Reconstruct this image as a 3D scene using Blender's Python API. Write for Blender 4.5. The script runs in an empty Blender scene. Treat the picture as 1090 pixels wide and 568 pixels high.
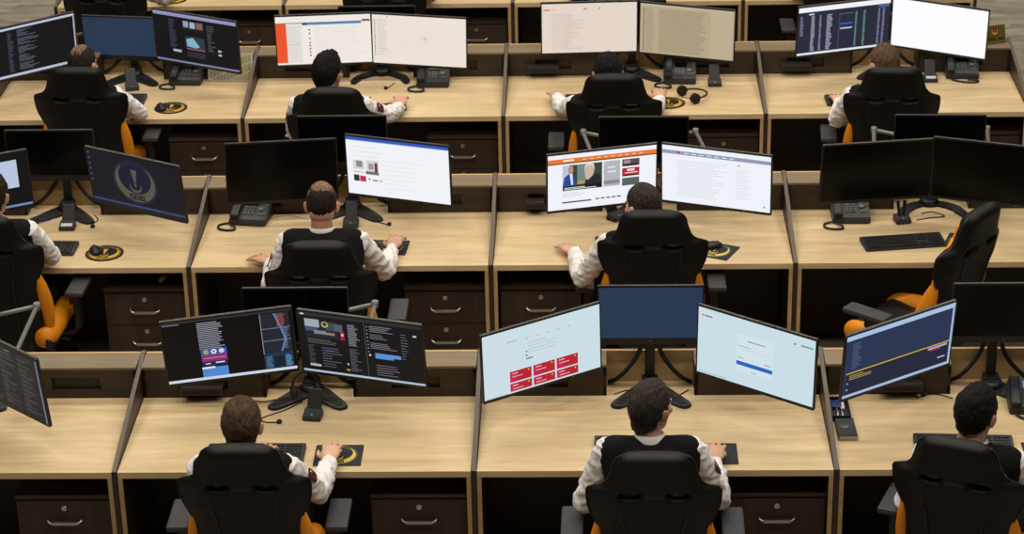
import bpy, bmesh, math, random
from mathutils import Vector, Matrix, noise, Euler
R = math.radians
C = bpy.context.scene.collection
SC = bpy.context.scene
Z0 = 0.75                      # desk top height
PITCH = 1.6                    # width of a workstation
RY = [0.0, 2.187, 4.375, 6.570]  # front edge of the desks of each row

# ------------------------------------------------------------------ camera
def setup_camera():
    cd = bpy.data.cameras.new('camera'); co = bpy.data.objects.new('camera', cd); C.objects.link(co)
    p, y, r = 0.4292423, -0.0352749, 0.0213301
    F = Vector((math.sin(y)*math.cos(p), math.cos(y)*math.cos(p), -math.sin(p)))
    X = Vector((math.cos(y), -math.sin(y), 0)); D = F.cross(X)
    c, s = math.cos(r), math.sin(r)
    Xr = c*X + s*D; Dr = -s*X + c*D
    m = Matrix((Xr, -Dr, -F)).transposed().to_4x4()
    m.translation = Vector((0.50999, -9.10143, 5.15972 + Z0))
    co.matrix_world = m
    cd.sensor_width = 36; cd.lens = 2511.5/1090*36
    cd.clip_end = 200
    cd.dof.use_dof = True; cd.dof.focus_distance = 10.7; cd.dof.aperture_fstop = 8.0
    SC.camera = co
setup_camera()

# ------------------------------------------------------------------ world, lamps, exposure
W = bpy.data.worlds.new('room_ambient'); SC.world = W; W.use_nodes = True
W.node_tree.nodes['Background'].inputs[0].default_value = (1.0, 0.93, 0.84, 1)
W.node_tree.nodes['Background'].inputs[1].default_value = 0.035
SC.view_settings.view_transform = 'Standard'; SC.view_settings.look = 'None'
SC.view_settings.gamma = 1; SC.view_settings.use_curve_mapping = False
SC.view_settings.exposure = 0.0
LAMP_POWER = 83
def area(x, y, z, sx, sy, power, col=(1.0, 0.93, 0.83)):
    l = bpy.data.lights.new('ceiling_light', 'AREA'); l.shape = 'RECTANGLE'; l.size = sx; l.size_y = sy
    l.energy = power; l.color = col
    o = bpy.data.objects.new('ceiling_light', l); C.objects.link(o); o.location = (x, y, z)
for lx in (-4.5, -1.5, 1.5, 4.5):
    for ly, k in ((-3.5, .9), (0.0, 1.1), (3.5, 1.0), (7.0, .9), (10.5, .8)):
        area(lx, ly, 7.6, 1.6, 0.7, LAMP_POWER*k)

# ------------------------------------------------------------------ colours and materials
def lin(c): return c/12.92 if c <= .04045 else ((c+.055)/1.055)**2.4
def hexc(h):
    h = h.lstrip('#'); return tuple(lin(int(h[i:i+2], 16)/255) for i in (0, 2, 4))
MATS = {}
def pm(name, col, rough=.6, metal=0., spec=.4, noise_amt=0., nscale=20., bump=0., bscale=200., coat=0., stretch=(1, 1, 1), fuzz=0.):
    if name in MATS: return MATS[name]
    m = bpy.data.materials.new(name); m.use_nodes = True; nt = m.node_tree; b = nt.nodes['Principled BSDF']
    c = hexc(col) if isinstance(col, str) else col
    b.inputs['Base Color'].default_value = (*c, 1); b.inputs['Roughness'].default_value = rough
    b.inputs['Metallic'].default_value = metal; b.inputs['Specular IOR Level'].default_value = spec
    b.inputs['Coat Weight'].default_value = coat
    if fuzz: b.inputs['Sheen Weight'].default_value = fuzz
    tc = nt.nodes.new('ShaderNodeTexCoord'); mp = nt.nodes.new('ShaderNodeMapping'); mp.inputs['Scale'].default_value = stretch
    nt.links.new(tc.outputs['Object'], mp.inputs[0])
    n = nt.nodes.new('ShaderNodeTexNoise'); n.inputs['Scale'].default_value = nscale; n.inputs['Detail'].default_value = 4
    nt.links.new(mp.outputs[0], n.inputs[0])
    mr = nt.nodes.new('ShaderNodeMapRange'); mr.inputs[1].default_value = .3; mr.inputs[2].default_value = .7
    mr.inputs[3].default_value = 1-max(noise_amt, .03); mr.inputs[4].default_value = 1+max(noise_amt, .03)
    nt.links.new(n.outputs[0], mr.inputs[0])
    vm = nt.nodes.new('ShaderNodeVectorMath'); vm.operation = 'SCALE'; vm.inputs[0].default_value = c
    nt.links.new(mr.outputs[0], vm.inputs['Scale']); nt.links.new(vm.outputs[0], b.inputs['Base Color'])
    if bump:
        n2 = nt.nodes.new('ShaderNodeTexNoise'); n2.inputs['Scale'].default_value = bscale; n2.inputs['Detail'].default_value = 3
        nt.links.new(mp.outputs[0], n2.inputs[0])
        bp = nt.nodes.new('ShaderNodeBump'); bp.inputs['Strength'].default_value = bump; bp.inputs['Distance'].default_value = .01
        nt.links.new(n2.outputs[0], bp.inputs['Height']); nt.links.new(bp.outputs[0], b.inputs['Normal'])
    MATS[name] = m; return m

def wood(name, light, dark, rough=.5, gscale=1.0, contrast=1.0, vertical=False, spec=.3):
    """laminate with long grain along x (or along z), a few knots"""
    if name in MATS: return MATS[name]
    m = bpy.data.materials.new(name); m.use_nodes = True; nt = m.node_tree; b = nt.nodes['Principled BSDF']
    b.inputs['Roughness'].default_value = rough; b.inputs['Specular IOR Level'].default_value = spec
    g = nt.nodes.new('ShaderNodeNewGeometry'); mp = nt.nodes.new('ShaderNodeMapping')
    mp.inputs['Scale'].default_value = (14, 14, .9) if vertical else (1.5, 13, 13)
    nt.links.new(g.outputs['Position'], mp.inputs[0])
    n1 = nt.nodes.new('ShaderNodeTexNoise'); n1.inputs['Scale'].default_value = gscale; n1.inputs['Detail'].default_value = 6; n1.inputs['Distortion'].default_value = .6
    n2 = nt.nodes.new('ShaderNodeTexNoise'); n2.inputs['Scale'].default_value = gscale*4; n2.inputs['Detail'].default_value = 8
    nt.links.new(mp.outputs[0], n1.inputs[0]); nt.links.new(mp.outputs[0], n2.inputs[0])
    mp2 = nt.nodes.new('ShaderNodeMapping'); mp2.inputs['Scale'].default_value = (2.2, 6.5, 6.5)
    nt.links.new(g.outputs['Position'], mp2.inputs[0])
    vo = nt.nodes.new('ShaderNodeTexVoronoi'); vo.inputs['Scale'].default_value = 1.0; nt.links.new(mp2.outputs[0], vo.inputs[0])
    kn = nt.nodes.new('ShaderNodeMapRange'); kn.inputs[1].default_value = .02; kn.inputs[2].default_value = .12; kn.inputs[3].default_value = -.22; kn.inputs[4].default_value = 0
    nt.links.new(vo.outputs[0], kn.inputs[0])
    a = nt.nodes.new('ShaderNodeMath'); a.operation = 'MULTIPLY_ADD'; a.inputs[1].default_value = .45
    nt.links.new(n2.outputs[0], a.inputs[0]); nt.links.new(n1.outputs[0], a.inputs[2])
    a2 = nt.nodes.new('ShaderNodeMath'); a2.operation = 'ADD'; nt.links.new(a.outputs[0], a2.inputs[0]); nt.links.new(kn.outputs[0], a2.inputs[1])
    mr = nt.nodes.new('ShaderNodeMapRange'); mr.inputs[1].default_value = .72-.42*contrast; mr.inputs[2].default_value = .72+.30*contrast
    nt.links.new(a2.outputs[0], mr.inputs[0])
    mx = nt.nodes.new('ShaderNodeMix'); mx.data_type = 'RGBA'; mx.inputs[6].default_value = (*hexc(dark), 1); mx.inputs[7].default_value = (*hexc(light), 1)
    nt.links.new(mr.outputs[0], mx.inputs[0]); nt.links.new(mx.outputs[2], b.inputs['Base Color'])
    MATS[name] = m; return m

def attr_mat(name, emit=0., rough=.5, spec=.3):
    if name in MATS: return MATS[name]
    m = bpy.data.materials.new(name); m.use_nodes = True; nt = m.node_tree; b = nt.nodes['Principled BSDF']
    at = nt.nodes.new('ShaderNodeAttribute'); at.attribute_name = 'ink'
    b.inputs['Roughness'].default_value = rough; b.inputs['Specular IOR Level'].default_value = spec
    if emit:
        b.inputs['Base Color'].default_value = (.01, .01, .012, 1)
        nt.links.new(at.outputs['Color'], b.inputs['Emission Color']); b.inputs['Emission Strength'].default_value = emit
    else: nt.links.new(at.outputs['Color'], b.inputs['Base Color'])
    MATS[name] = m; return m

def M_carpet():
    m = bpy.data.materials.new('carpet_tiles'); m.use_nodes = True; nt = m.node_tree; b = nt.nodes['Principled BSDF']
    b.inputs['Roughness'].default_value = .95
    g = nt.nodes.new('ShaderNodeNewGeometry'); mp = nt.nodes.new('ShaderNodeMapping'); mp.inputs['Scale'].default_value = (1.6, 4.2, 1)
    nt.links.new(g.outputs['Position'], mp.inputs[0])
    br = nt.nodes.new('ShaderNodeTexBrick'); br.inputs['Scale'].default_value = 1.0; br.inputs['Mortar Size'].default_value = 0.0
    br.inputs['Color1'].default_value = (*hexc('a89f8d'), 1); br.inputs['Color2'].default_value = (*hexc('857e70'), 1)
    nt.links.new(mp.outputs[0], br.inputs[0])
    n = nt.nodes.new('ShaderNodeTexNoise'); n.inputs['Scale'].default_value = 3.5; n.inputs['Detail'].default_value = 5
    nt.links.new(mp.outputs[0], n.inputs[0])
    mx = nt.nodes.new('ShaderNodeMix'); mx.data_type = 'RGBA'; mx.blend_type = 'MULTIPLY'; mx.inputs[0].default_value = .8
    rm = nt.nodes.new('ShaderNodeMapRange'); rm.inputs[1].default_value = .3; rm.inputs[2].default_value = .7; rm.inputs[3].default_value = .6; rm.inputs[4].default_value = 1.15
    nt.links.new(n.outputs[0], rm.inputs[0])
    nt.links.new(br.outputs[0], mx.inputs[6]); nt.links.new(rm.outputs[0], mx.inputs[7])
    nt.links.new(mx.outputs[2], b.inputs['Base Color'])
    n2 = nt.nodes.new('ShaderNodeTexNoise'); n2.inputs['Scale'].default_value = 250; nt.links.new(g.outputs['Position'], n2.inputs[0])
    bp = nt.nodes.new('ShaderNodeBump'); bp.inputs['Strength'].default_value = .5; bp.inputs['Distance'].default_value = .01
    nt.links.new(n2.outputs[0], bp.inputs['Height']); nt.links.new(bp.outputs[0], b.inputs['Normal'])
    return m

OAK = wood('oak_laminate', 'dac399', 'af936a', .42, 1.3, 1.15)
OAK_EDGE = wood('oak_edge_band', 'bfa173', 'a38557', .5, 1.0, .8)
TAUPE = wood('greige_lid', '88785f', '6f604b', .5, 1.0, 1.0)  # box lids, paler and greyer than the wenge fronts
WENGE = wood('wenge_laminate', '41332a', '2a2019', .42, 1.2, 1.0)
WENGE_V = wood('wenge_laminate_upright', '40322a', '281e18', .45, 1.2, 1.0, vertical=True)
BLACK_PL = pm('black_plastic', '17171a', .45)
BLACK_MATTE = pm('black_matte_plastic', '101012', .6)
SCREEN_OFF = pm('dark_glass', '030304', .25, spec=.16)
BEZEL_TOP = pm('lit_black_plastic', '3a3835', .4)  # light on top of the black housings, put into the colour
GREY_PL = pm('charcoal_plastic', '2c2c2d', .5)
PAD_GREY = pm('armrest_rubber', '333336', .55, bump=.1)
GREY_METAL = pm('grey_painted_metal', '7b7873', .4, .3)
CHROME = pm('brushed_steel', 'b9b4aa', .3, 1.)
BRASS = pm('brass', '8f7a3a', .35, .7)
LEATHER = pm('black_leatherette', '0a0909', .55, spec=.28, bump=.08, bscale=300, noise_amt=.1)
LEATHER2 = pm('black_perforated_leatherette', '0d0d0e', .6, bump=.15, bscale=500)
ORANGE = pm('orange_leatherette', 'e08a12', .5, bump=.06, bscale=300)
SHIRT = pm('white_cotton', 'e0dcdb', .85, bump=.25, bscale=40, noise_amt=.04, nscale=8, fuzz=.1)
VEST = pm('black_vest_cloth', '0c0b0d', .9, spec=.2, bump=.25, bscale=16)
TROUSERS = pm('black_trouser_cloth', '0e0e10', .9, bump=.2, bscale=16)
MAROON = pm('maroon_patch', '4a1020', .8)
SHOE = pm('black_shoe_leather', '0b0b0b', .4)
SCREEN = attr_mat('screen_glow', emit=1.0, rough=.4, spec=.10)
INK = attr_mat('printed_surface', rough=.65)
RUBBER = pm('black_rubber', '0c0c0d', .65)
CORD = pm('black_cord', '0f0f10', .5)
CORD_W = pm('white_cord', 'b8b2a4', .6)
EYE = pm('eye_white', 'd8d4cc', .3)

# ------------------------------------------------------------------ mesh helpers
def finish(bm, name, mat, parent=None, smooth=False, angle=None):
    me = bpy.data.meshes.new(name); bm.normal_update(); bm.to_mesh(me); bm.free()
    return link(me, name, mat, parent, smooth)
def link(me, name, mat, parent=None, smooth=False):
    for m in (mat if isinstance(mat, (list, tuple)) else [mat]): me.materials.append(m)
    if smooth:
        me.polygons.foreach_set('use_smooth', [True]*len(me.polygons))
    o = bpy.data.objects.new(name, me); C.objects.link(o)
    if parent: o.parent = parent
    return o
def box(bm, c, s, bev=0., rot=None, mi=0):
    """box centred c, full sizes s, optional bevel"""
    t = bmesh.new(); bmesh.ops.create_cube(t, size=1)
    for v in t.verts: v.co = Vector((v.co.x*s[0], v.co.y*s[1], v.co.z*s[2]))
    if bev: bmesh.ops.bevel(t, geom=t.edges[:], offset=min(bev, min(s)*.45), segments=2, affect='EDGES', profile=.6)
    return join(bm, t, c, rot, mi)
def join(bm, t, c=(0, 0, 0), rot=None, mi=0):
    M = Matrix.Translation(Vector(c))
    if rot is not None: M = M @ (rot if isinstance(rot, Matrix) else Euler(rot).to_matrix().to_4x4())
    mp = {}
    for v in t.verts: mp[v] = bm.verts.new(M @ v.co)
    for f in t.faces:
        try: nf = bm.faces.new([mp[v] for v in f.verts]); nf.material_index = mi; nf.smooth = f.smooth
        except ValueError: pass
    t.free(); return bm
def tube(bm, pts, rad, n=8, mi=0, cap=True):
    pts = [Vector(p) for p in pts]; rings = []
    prev = None
    for i, p in enumerate(pts):
        d = (pts[min(i+1, len(pts)-1)] - pts[max(i-1, 0)]); d.normalize()
        if prev is None:
            a = Vector((0, 0, 1)) if abs(d.z) < .9 else Vector((1, 0, 0)); u = d.cross(a).normalized()
        else: u = (prev - d*prev.dot(d)).normalized()
        prev = u; w = d.cross(u); r = rad[i] if isinstance(rad, (list, tuple)) else rad
        rings.append([bm.verts.new(p + r*(math.cos(2*math.pi*k/n)*u + math.sin(2*math.pi*k/n)*w)) for k in range(n)])
    for a, b in zip(rings, rings[1:]):
        for k in range(n):
            f = bm.faces.new((a[k], a[(k+1) % n], b[(k+1) % n], b[k])); f.smooth = True; f.material_index = mi
    if cap:
        f = bm.faces.new(rings[0][::-1]); f.material_index = mi; f = bm.faces.new(rings[-1]); f.material_index = mi
def catmull(pts, k=6):
    P = [Vector(p) for p in pts]; P = [P[0]*2-P[1]] + P + [P[-1]*2-P[-2]]; out = []
    for i in range(1, len(P)-2):
        for j in range(k):
            t = j/k; a, b, c, d = P[i-1], P[i], P[i+1], P[i+2]
            out.append(.5*((2*b)+(c-a)*t+(2*a-5*b+4*c-d)*t*t+(3*b-a-3*c+d)*t**3))
    out.append(P[-2]); return out
def cyl(bm, c, r, h, n=20, r2=None, rot=None, mi=0):
    t = bmesh.new(); bmesh.ops.create_cone(t, cap_ends=True, segments=n, radius1=r, radius2=r if r2 is None else r2, depth=h)
    for f in t.faces: f.smooth = len(f.verts) == 4
    return join(bm, t, c, rot, mi)
def ell(bm, c, r, rot=None, mi=0, u=20, v=12):
    t = bmesh.new(); bmesh.ops.create_uvsphere(t, u_segments=u, v_segments=v, radius=1)
    for x in t.verts: x.co = Vector((x.co.x*r[0], x.co.y*r[1], x.co.z*r[2]))
    for f in t.faces: f.smooth = True
    return join(bm, t, c, rot, mi)
def prism(bm, outline, z0, z1, mi=0, M=None):
    """closed xy outline extruded from z0 to z1"""
    M = M or Matrix.Identity(4)
    a = [bm.verts.new(M @ Vector((x, y, z0))) for x, y in outline]; b = [bm.verts.new(M @ Vector((x, y, z1))) for x, y in outline]
    bm.faces.new(a[::-1]).material_index = mi; bm.faces.new(b).material_index = mi
    n = len(a)
    for i in range(n): bm.faces.new((a[i], a[(i+1) % n], b[(i+1) % n], b[i])).material_index = mi
def roundrect(w, h, r, n=5):
    o = []
    for cx, cy, a0 in ((w/2-r, h/2-r, 0), (-w/2+r, h/2-r, 90), (-w/2+r, -h/2+r, 180), (w/2-r, -h/2+r, 270)):
        for i in range(n+1):
            a = R(a0+90*i/n); o.append((cx+r*math.cos(a), cy+r*math.sin(a)))
    return o
def empty(name, loc, rz=0, label=None, cat=None, group=None):
    o = bpy.data.objects.new(name, None); C.objects.link(o); o.location = loc; o.rotation_euler = (0, 0, rz)
    o.empty_display_size = .1
    return tag(o, label, cat, group)
def tag(o, label=None, cat=None, group=None, kind=None):
    if label: o['label'] = label
    if cat: o['category'] = cat
    if group: o['group'] = group
    if kind: o['kind'] = kind
    return o
def copy_tree(o, loc=None, rz=None, parent=None, label=None, group=None):
    c = o.copy(); C.objects.link(c)
    if parent: c.parent = parent
    if loc is not None: c.location = loc
    if rz is not None: c.rotation_euler = (0, 0, rz)
    if label: c['label'] = label
    if group: c['group'] = group
    for ch in list(KIDS.get(o.name, [])): copy_tree(ch, parent=c)
    return c
KIDS = {}
def index_kids(root):
    def rec(o):
        KIDS[o.name] = [x for x in bpy.data.objects if x.parent == o]
        for k in KIDS[o.name]: rec(k)
    rec(root)
# printed / glowing flat graphics: list of (polygon points, colour); each layer a hair above the last
def graphic(name, items, M, mat, parent, lift=.00001):
    verts, faces, cols = [], [], []
    for i, (pts, col) in enumerate(items):
        c = hexc(col) if isinstance(col, str) else col
        base = len(verts)
        for p in pts: verts.append(M @ Vector((p[0], p[1], .0002+lift*i))); cols.append((*c, 1))
        faces.append(tuple(range(base, base+len(pts))))
    me = bpy.data.meshes.new(name); me.from_pydata(verts, [], faces)
    ca = me.color_attributes.new('ink', 'FLOAT_COLOR', 'POINT')
    flat = [x for c in cols for x in c]; ca.data.foreach_set('color', flat)
    return link(me, name, mat, parent)

# crescent emblem in unit coordinates (radius 1)
def arc(cx, cy, r, a0, a1, n=28): return [(cx+r*math.cos(R(a0+(a1-a0)*i/n)), cy+r*math.sin(R(a0+(a1-a0)*i/n))) for i in range(n+1)]
def strip_quads(outer, inner, col):
    return [([outer[i], outer[i+1], inner[i+1], inner[i]], col) for i in range(len(outer)-1)]
SEG = {'S': [(0, 1, 1, 1), (0, .5, 0, 1), (0, .5, 1, .5), (1, 0, 1, .5), (0, 0, 1, 0)],
       'G': [(0, 1, 1, 1), (0, 0, 0, 1), (0, 0, 1, 0), (1, 0, 1, .5), (.5, .5, 1, .5)],
       'B': [(0, 0, 0, 1), (0, 1, .9, 1), (.9, .5, .9, 1), (0, .5, 1, .5), (1, 0, 1, .5), (0, 0, 1, 0)]}
def word(txt, x, y, w, h, t, col):
    out = []; n = len(txt); cw = w/(n+(n-1)*.35)
    for i, ch in enumerate(txt):
        ox = x+i*cw*1.35
        for a, b, c, d in SEG[ch]:
            x0, y0, x1, y1 = ox+a*cw, y+b*h, ox+c*cw, y+d*h
            if abs(x0-x1) < 1e-6: q = [(x0-t/2, y0-t/2), (x0+t/2, y0-t/2), (x0+t/2, y1+t/2), (x0-t/2, y1+t/2)]
            else: q = [(x0-t/2, y0-t/2), (x1+t/2, y0-t/2), (x1+t/2, y0+t/2), (x0-t/2, y0+t/2)]
            out.append((q, col))
    return out
def emblem(gold, dark, ring=None, letters=True):
    it = []
    n = 36; o = arc(0, 0, .92, 128, 412, n); inn = []
    for i in range(n+1):
        t = i/n; w = .02+.36*math.sin(math.pi*t)**1.2; a = R(128+284*t)
        inn.append(((.92-w)*math.cos(a), (.92-w)*math.sin(a)))
    it += strip_quads(o, inn, gold)
    it += strip_quads(arc(0, 0, 1.0, 0, 360, 40), arc(0, 0, .975, 0, 360, 40), ring or gold)
    o = arc(0, -.22, .27, 150, 390, 20); inn = []
    for i in range(21):
        w = .01+.1*math.sin(math.pi*i/20); a = R(150+12*i); inn.append(((.27-w)*math.cos(a), -.22+(.27-w)*math.sin(a)))
    it += strip_quads(o, inn, gold)
    it.append(([(-.15, .58), (-.03, -.02), (.03, -.02), (.15, .58)], gold)); it.append(([(-.05, -.05), (.05, -.05), (.03, -.2), (-.03, -.2)], gold))
    for i in range(16):   # lettering round the rim
        a = R(40+100*i/15); x, y = .84*math.cos(a), .84*math.sin(a); s = .03
        it.append(([(x-s, y-s), (x+s*.6, y-s), (x+s*.6, y+s), (x-s, y+s)], ring or gold))
    if letters: it += word('SGB', -.33, -.80, .66, .2, .055, dark)
    return it

# ------------------------------------------------------------------ setting
def floor():
    bm = bmesh.new(); v = [bm.verts.new(p) for p in ((-14, -12, 0), (14, -12, 0), (14, 22, 0), (-14, 22, 0))]; bm.faces.new(v)
    tag(finish(bm, 'floor', M_carpet()), kind='structure')
    plaster = pm('wall_paint', '8a8378', .9, bump=.05); white = pm('ceiling_paint', 'a39d92', .9)
    for nm, c, d in (('wall_left', (-14.1, 5, 4), (.2, 34, 8)), ('wall_right', (14.1, 5, 4), (.2, 34, 8)), ('wall_front', (0, -12.1, 4), (28.4, .2, 8)), ('wall_back', (0, 22.1, 4), (28.4, .2, 8))):
        bm = bmesh.new(); box(bm, c, d); tag(finish(bm, nm, plaster), kind='structure')
    bm = bmesh.new(); box(bm, (0, 5, 8.1), (28.4, 34.4, .2)); tag(finish(bm, 'ceiling', white), kind='structure')
floor()

ROWN = ['front row', 'second row', 'third row', 'back row']
KN = {-2: 'leftmost', -1: 'second-from-left', 0: 'third-from-left', 1: 'rightmost'}
def st(row, k): return (k*PITCH + PITCH/2, RY[row])
def where(row, k): return '%s desk in the %s' % (KN[k], ROWN[row])
DEPTH = .857; BOXY = .71

def build_desk():
    root = empty('desk', (0, 0, 0), 0, 'desk', 'desk', 'oak desks in four rows')
    bm = bmesh.new(); box(bm, (0, DEPTH/2, Z0-.016), (1.574, DEPTH, .032), .0015); finish(bm, 'desktop', OAK, root)
    for s in (-1, 1):
        bm = bmesh.new(); box(bm, (s*.777, .412, (Z0-.032)/2), (.02, .80, Z0-.033), .001); sp = finish(bm, 'side_panel', WENGE, root)
        bm = bmesh.new(); box(bm, (s*.777, .006, (Z0-.032)/2), (.0205, .012, Z0-.033), .001); finish(bm, 'edge_band', OAK_EDGE, sp)
    bm = bmesh.new(); box(bm, (0, DEPTH+.010, .456), (1.574, .018, .912), .001); finish(bm, 'back_panel', OAK_EDGE, root)
    bm = bmesh.new(); box(bm, (0, .62, .37), (1.53, .018, .66), 0); finish(bm, 'under_desk_shade', WENGE, root)  # added dark sheet standing in for the deep shade under the desk
    for s in (-1, 1):
        x0, x1 = (.205, .787)
        bm = bmesh.new(); w = x1-x0; h = .148; y0, y1 = BOXY, DEPTH
        # hollow front with a dark slot
        for (c, d) in (((w/2, .0, .022), (w, 0, .044)), ((w/2, 0, h-.020), (w, 0, .040)), ((.09, 0, .076), (.18, 0, .064)), ((.496, 0, .076), (.172, 0, .064))):
            box(bm, (s*(x0+c[0]), y0+.009, Z0+c[2]), (d[0], .018, d[2]-.0005), 0)
        box(bm, (s*(x0+.008), (y0+y1)/2, Z0+h/2), (.016, y1-y0, h), 0); box(bm, (s*(x1-.008), (y0+y1)/2, Z0+h/2), (.016, y1-y0, h), 0)
        box(bm, (s*(x0+w/2), y0+.03, Z0+h/2), (w-.03, .01, h-.01), 0)
        b = finish(bm, 'storage_box', WENGE, root)
        bm = bmesh.new(); box(bm, (s*(x0+w/2), (y0+y1)/2, Z0+h+.006), (w, y1-y0, .012), .001); finish(bm, 'box_lid', TAUPE, b)
    return root
desk0 = build_desk(); index_kids(desk0)
first = True
for row in range(4):
    for k in (-2, -1, 0, 1):
        x, y = st(row, k)
        lab = 'light oak desk with dark storage boxes, %s' % where(row, k)
        if first: desk0.location = (x, y, 0); desk0['label'] = lab; first = False
        else: copy_tree(desk0, (x, y, 0), label=lab)

def build_divider():
    bm = bmesh.new()
    prof = [(-.004, 0), (-.004, Z0+.004)]
    for i in range(1, 15):
        t = i/14; prof.append((-.004+(DEPTH+.0)*t, Z0+.004+.163*(t**.92)))
    prof += [(DEPTH+.022, Z0+.167), (DEPTH+.022, 0)]
    t = .010
    a = [bm.verts.new((-t, y, z)) for y, z in prof]; b = [bm.verts.new((t, y, z)) for y, z in prof]
    bm.faces.new(a[::-1]); bm.faces.new(b)
    n = len(prof)
    for i in range(n):
        f = bm.faces.new((a[i], a[(i+1) % n], b[(i+1) % n], b[i]))
        if 1 <= i <= 15: f.material_index = 1
    bmesh.ops.recalc_face_normals(bm, faces=bm.faces)
    return finish(bm, 'desk_divider', [WENGE, pm('divider_edge_sheen', '584d42', .5)])  # overhead sheen on the wenge top edge is painted as a paler colour
div0 = build_divider(); first = True
DN = {-2: 'at the left end of the desks', -1: 'between the two left desks', 0: 'between the two middle desks', 1: 'between the two right desks', 2: 'at the right end of the desks'}
for row in range(4):
    for k in (-2, -1, 0, 1, 2):
        if row < 2 and k in (-2, 2): continue
        o = div0 if first else div0.copy()
        if not first: C.objects.link(o)
        first = False
        o.location = (k*PITCH, RY[row], 0)
        tag(o, 'thin dark sloping divider panel %s in the %s' % (DN[k], ROWN[row]), 'divider', 'sloping dividers between desks')

def build_pedestal():
    root = empty('drawer_pedestal', (0, 0, 0), 0, 'p', 'drawer unit', 'dark drawer pedestals under the desks')
    w, d, h = .435, .5, .60
    bm = bmesh.new(); box(bm, (0, d/2+.004, h/2-.0125), (w, d-.008, h-.026), .001); finish(bm, 'carcass', WENGE, root)
    bm = bmesh.new(); box(bm, (0, d/2-.004, h-.011), (w+.004, d+.01, .022), .002); finish(bm, 'top_panel', WENGE, root)
    for i in range(3):
        z1 = h-.03-i*.188; z0 = z1-.184
        bm = bmesh.new(); box(bm, (0, -.007, (z0+z1)/2), (w-.006, .018, z1-z0), .0015); dr = finish(bm, 'drawer', WENGE_V, root)
        bm = bmesh.new(); hz = z1-.095
        for s in (-1, 1):
            tube(bm, catmull([(s*.080, -.014, hz+.008), (s*.078, -.030, hz+.006), (s*.068, -.040, hz-.001), (s*.054, -.041, hz-.004)], 3), .0062, 8)
        box(bm, (0, -.041, hz-.004), (.122, .009, .017), .004); finish(bm, 'handle', CHROME, dr)
        bm = bmesh.new(); cyl(bm, (0, -.018, z1-.032), .0125, .010, 16, rot=(R(90), 0, 0)); box(bm, (0, -.0235, z1-.032), (.002, .002, .010)); finish(bm, 'lock', CHROME, dr)
    return root
ped0 = build_pedestal(); index_kids(ped0); first = True
for row, k, dx in [(0, -2, .545), (0, -1, .547), (0, 0, .547), (1, -2, .540), (1, -1, .550), (1, 0, -.54), (2, -2, .54), (2, -1, .545), (2, 0, .55), (2, 1, .545), (3, -2, .54), (3, -1, .54)]:
    x, y = st(row, k)
    lab = 'dark wood drawer unit with steel handles under the %s' % where(row, k)
    if first: ped0.location = (x+dx, y+.07, 0); ped0['label'] = lab; first = False
    else: copy_tree(ped0, (x+dx, y+.07, 0), label=lab)

# ------------------------------------------------------------------ monitors
def rect(u0, v0, u1, v1, col): return ([(u0, v0), (u1, v0), (u1, v1), (u0, v1)], col)
def lines(u0, v0, u1, n, dv, col, th=.35, seed=0, minw=.4, cols=None):
    r = random.Random(seed); out = []
    for i in range(n):
        w = (u1-u0)*(minw+(1-minw)*r.random()); out.append(rect(u0, v0+i*dv, u0+w, v0+i*dv+dv*th, cols[i % len(cols)] if cols else col))
    return out
def scr(bg): return [rect(0, 0, 1, 1, bg)]
def S_terminal(seed):   # dark code/log window
    it = scr('0b0c10') + [rect(0, 0, 1, .045, 'b9c2d6'), rect(0, .95, 1, 1, 'b4bdd0'), rect(.985, 0, 1, 1, 'a9b2c4')]
    for i in range(5): it += lines(.36, .08+.17*i, .60, 6, .024, '5c6370', .42, seed+i, .25)
    it += lines(.25, .1, .32, 24, .034, '444f62', .4, seed+9)
    it += strip_quads([(.80+.045*math.cos(R(a)), .42+.08*math.sin(R(a))) for a in range(0, 361, 30)], [(.80+.038*math.cos(R(a)), .42+.068*math.sin(R(a))) for a in range(0, 361, 30)], '171a22')
    return it
def S_greyterm(seed):
    it = scr('202024')
    for c in range(4): it += lines(.04+.24*c, .06, .24+.24*c, 34, .026, '48484e', .45, seed+c, .2, cols=['46464c', '3c3c44', '565650'])
    it += [rect(.985, 0.02, 1, 1, '6f8098'), rect(.62, .05, .68, .07, '3f8a50')]; return it
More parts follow.
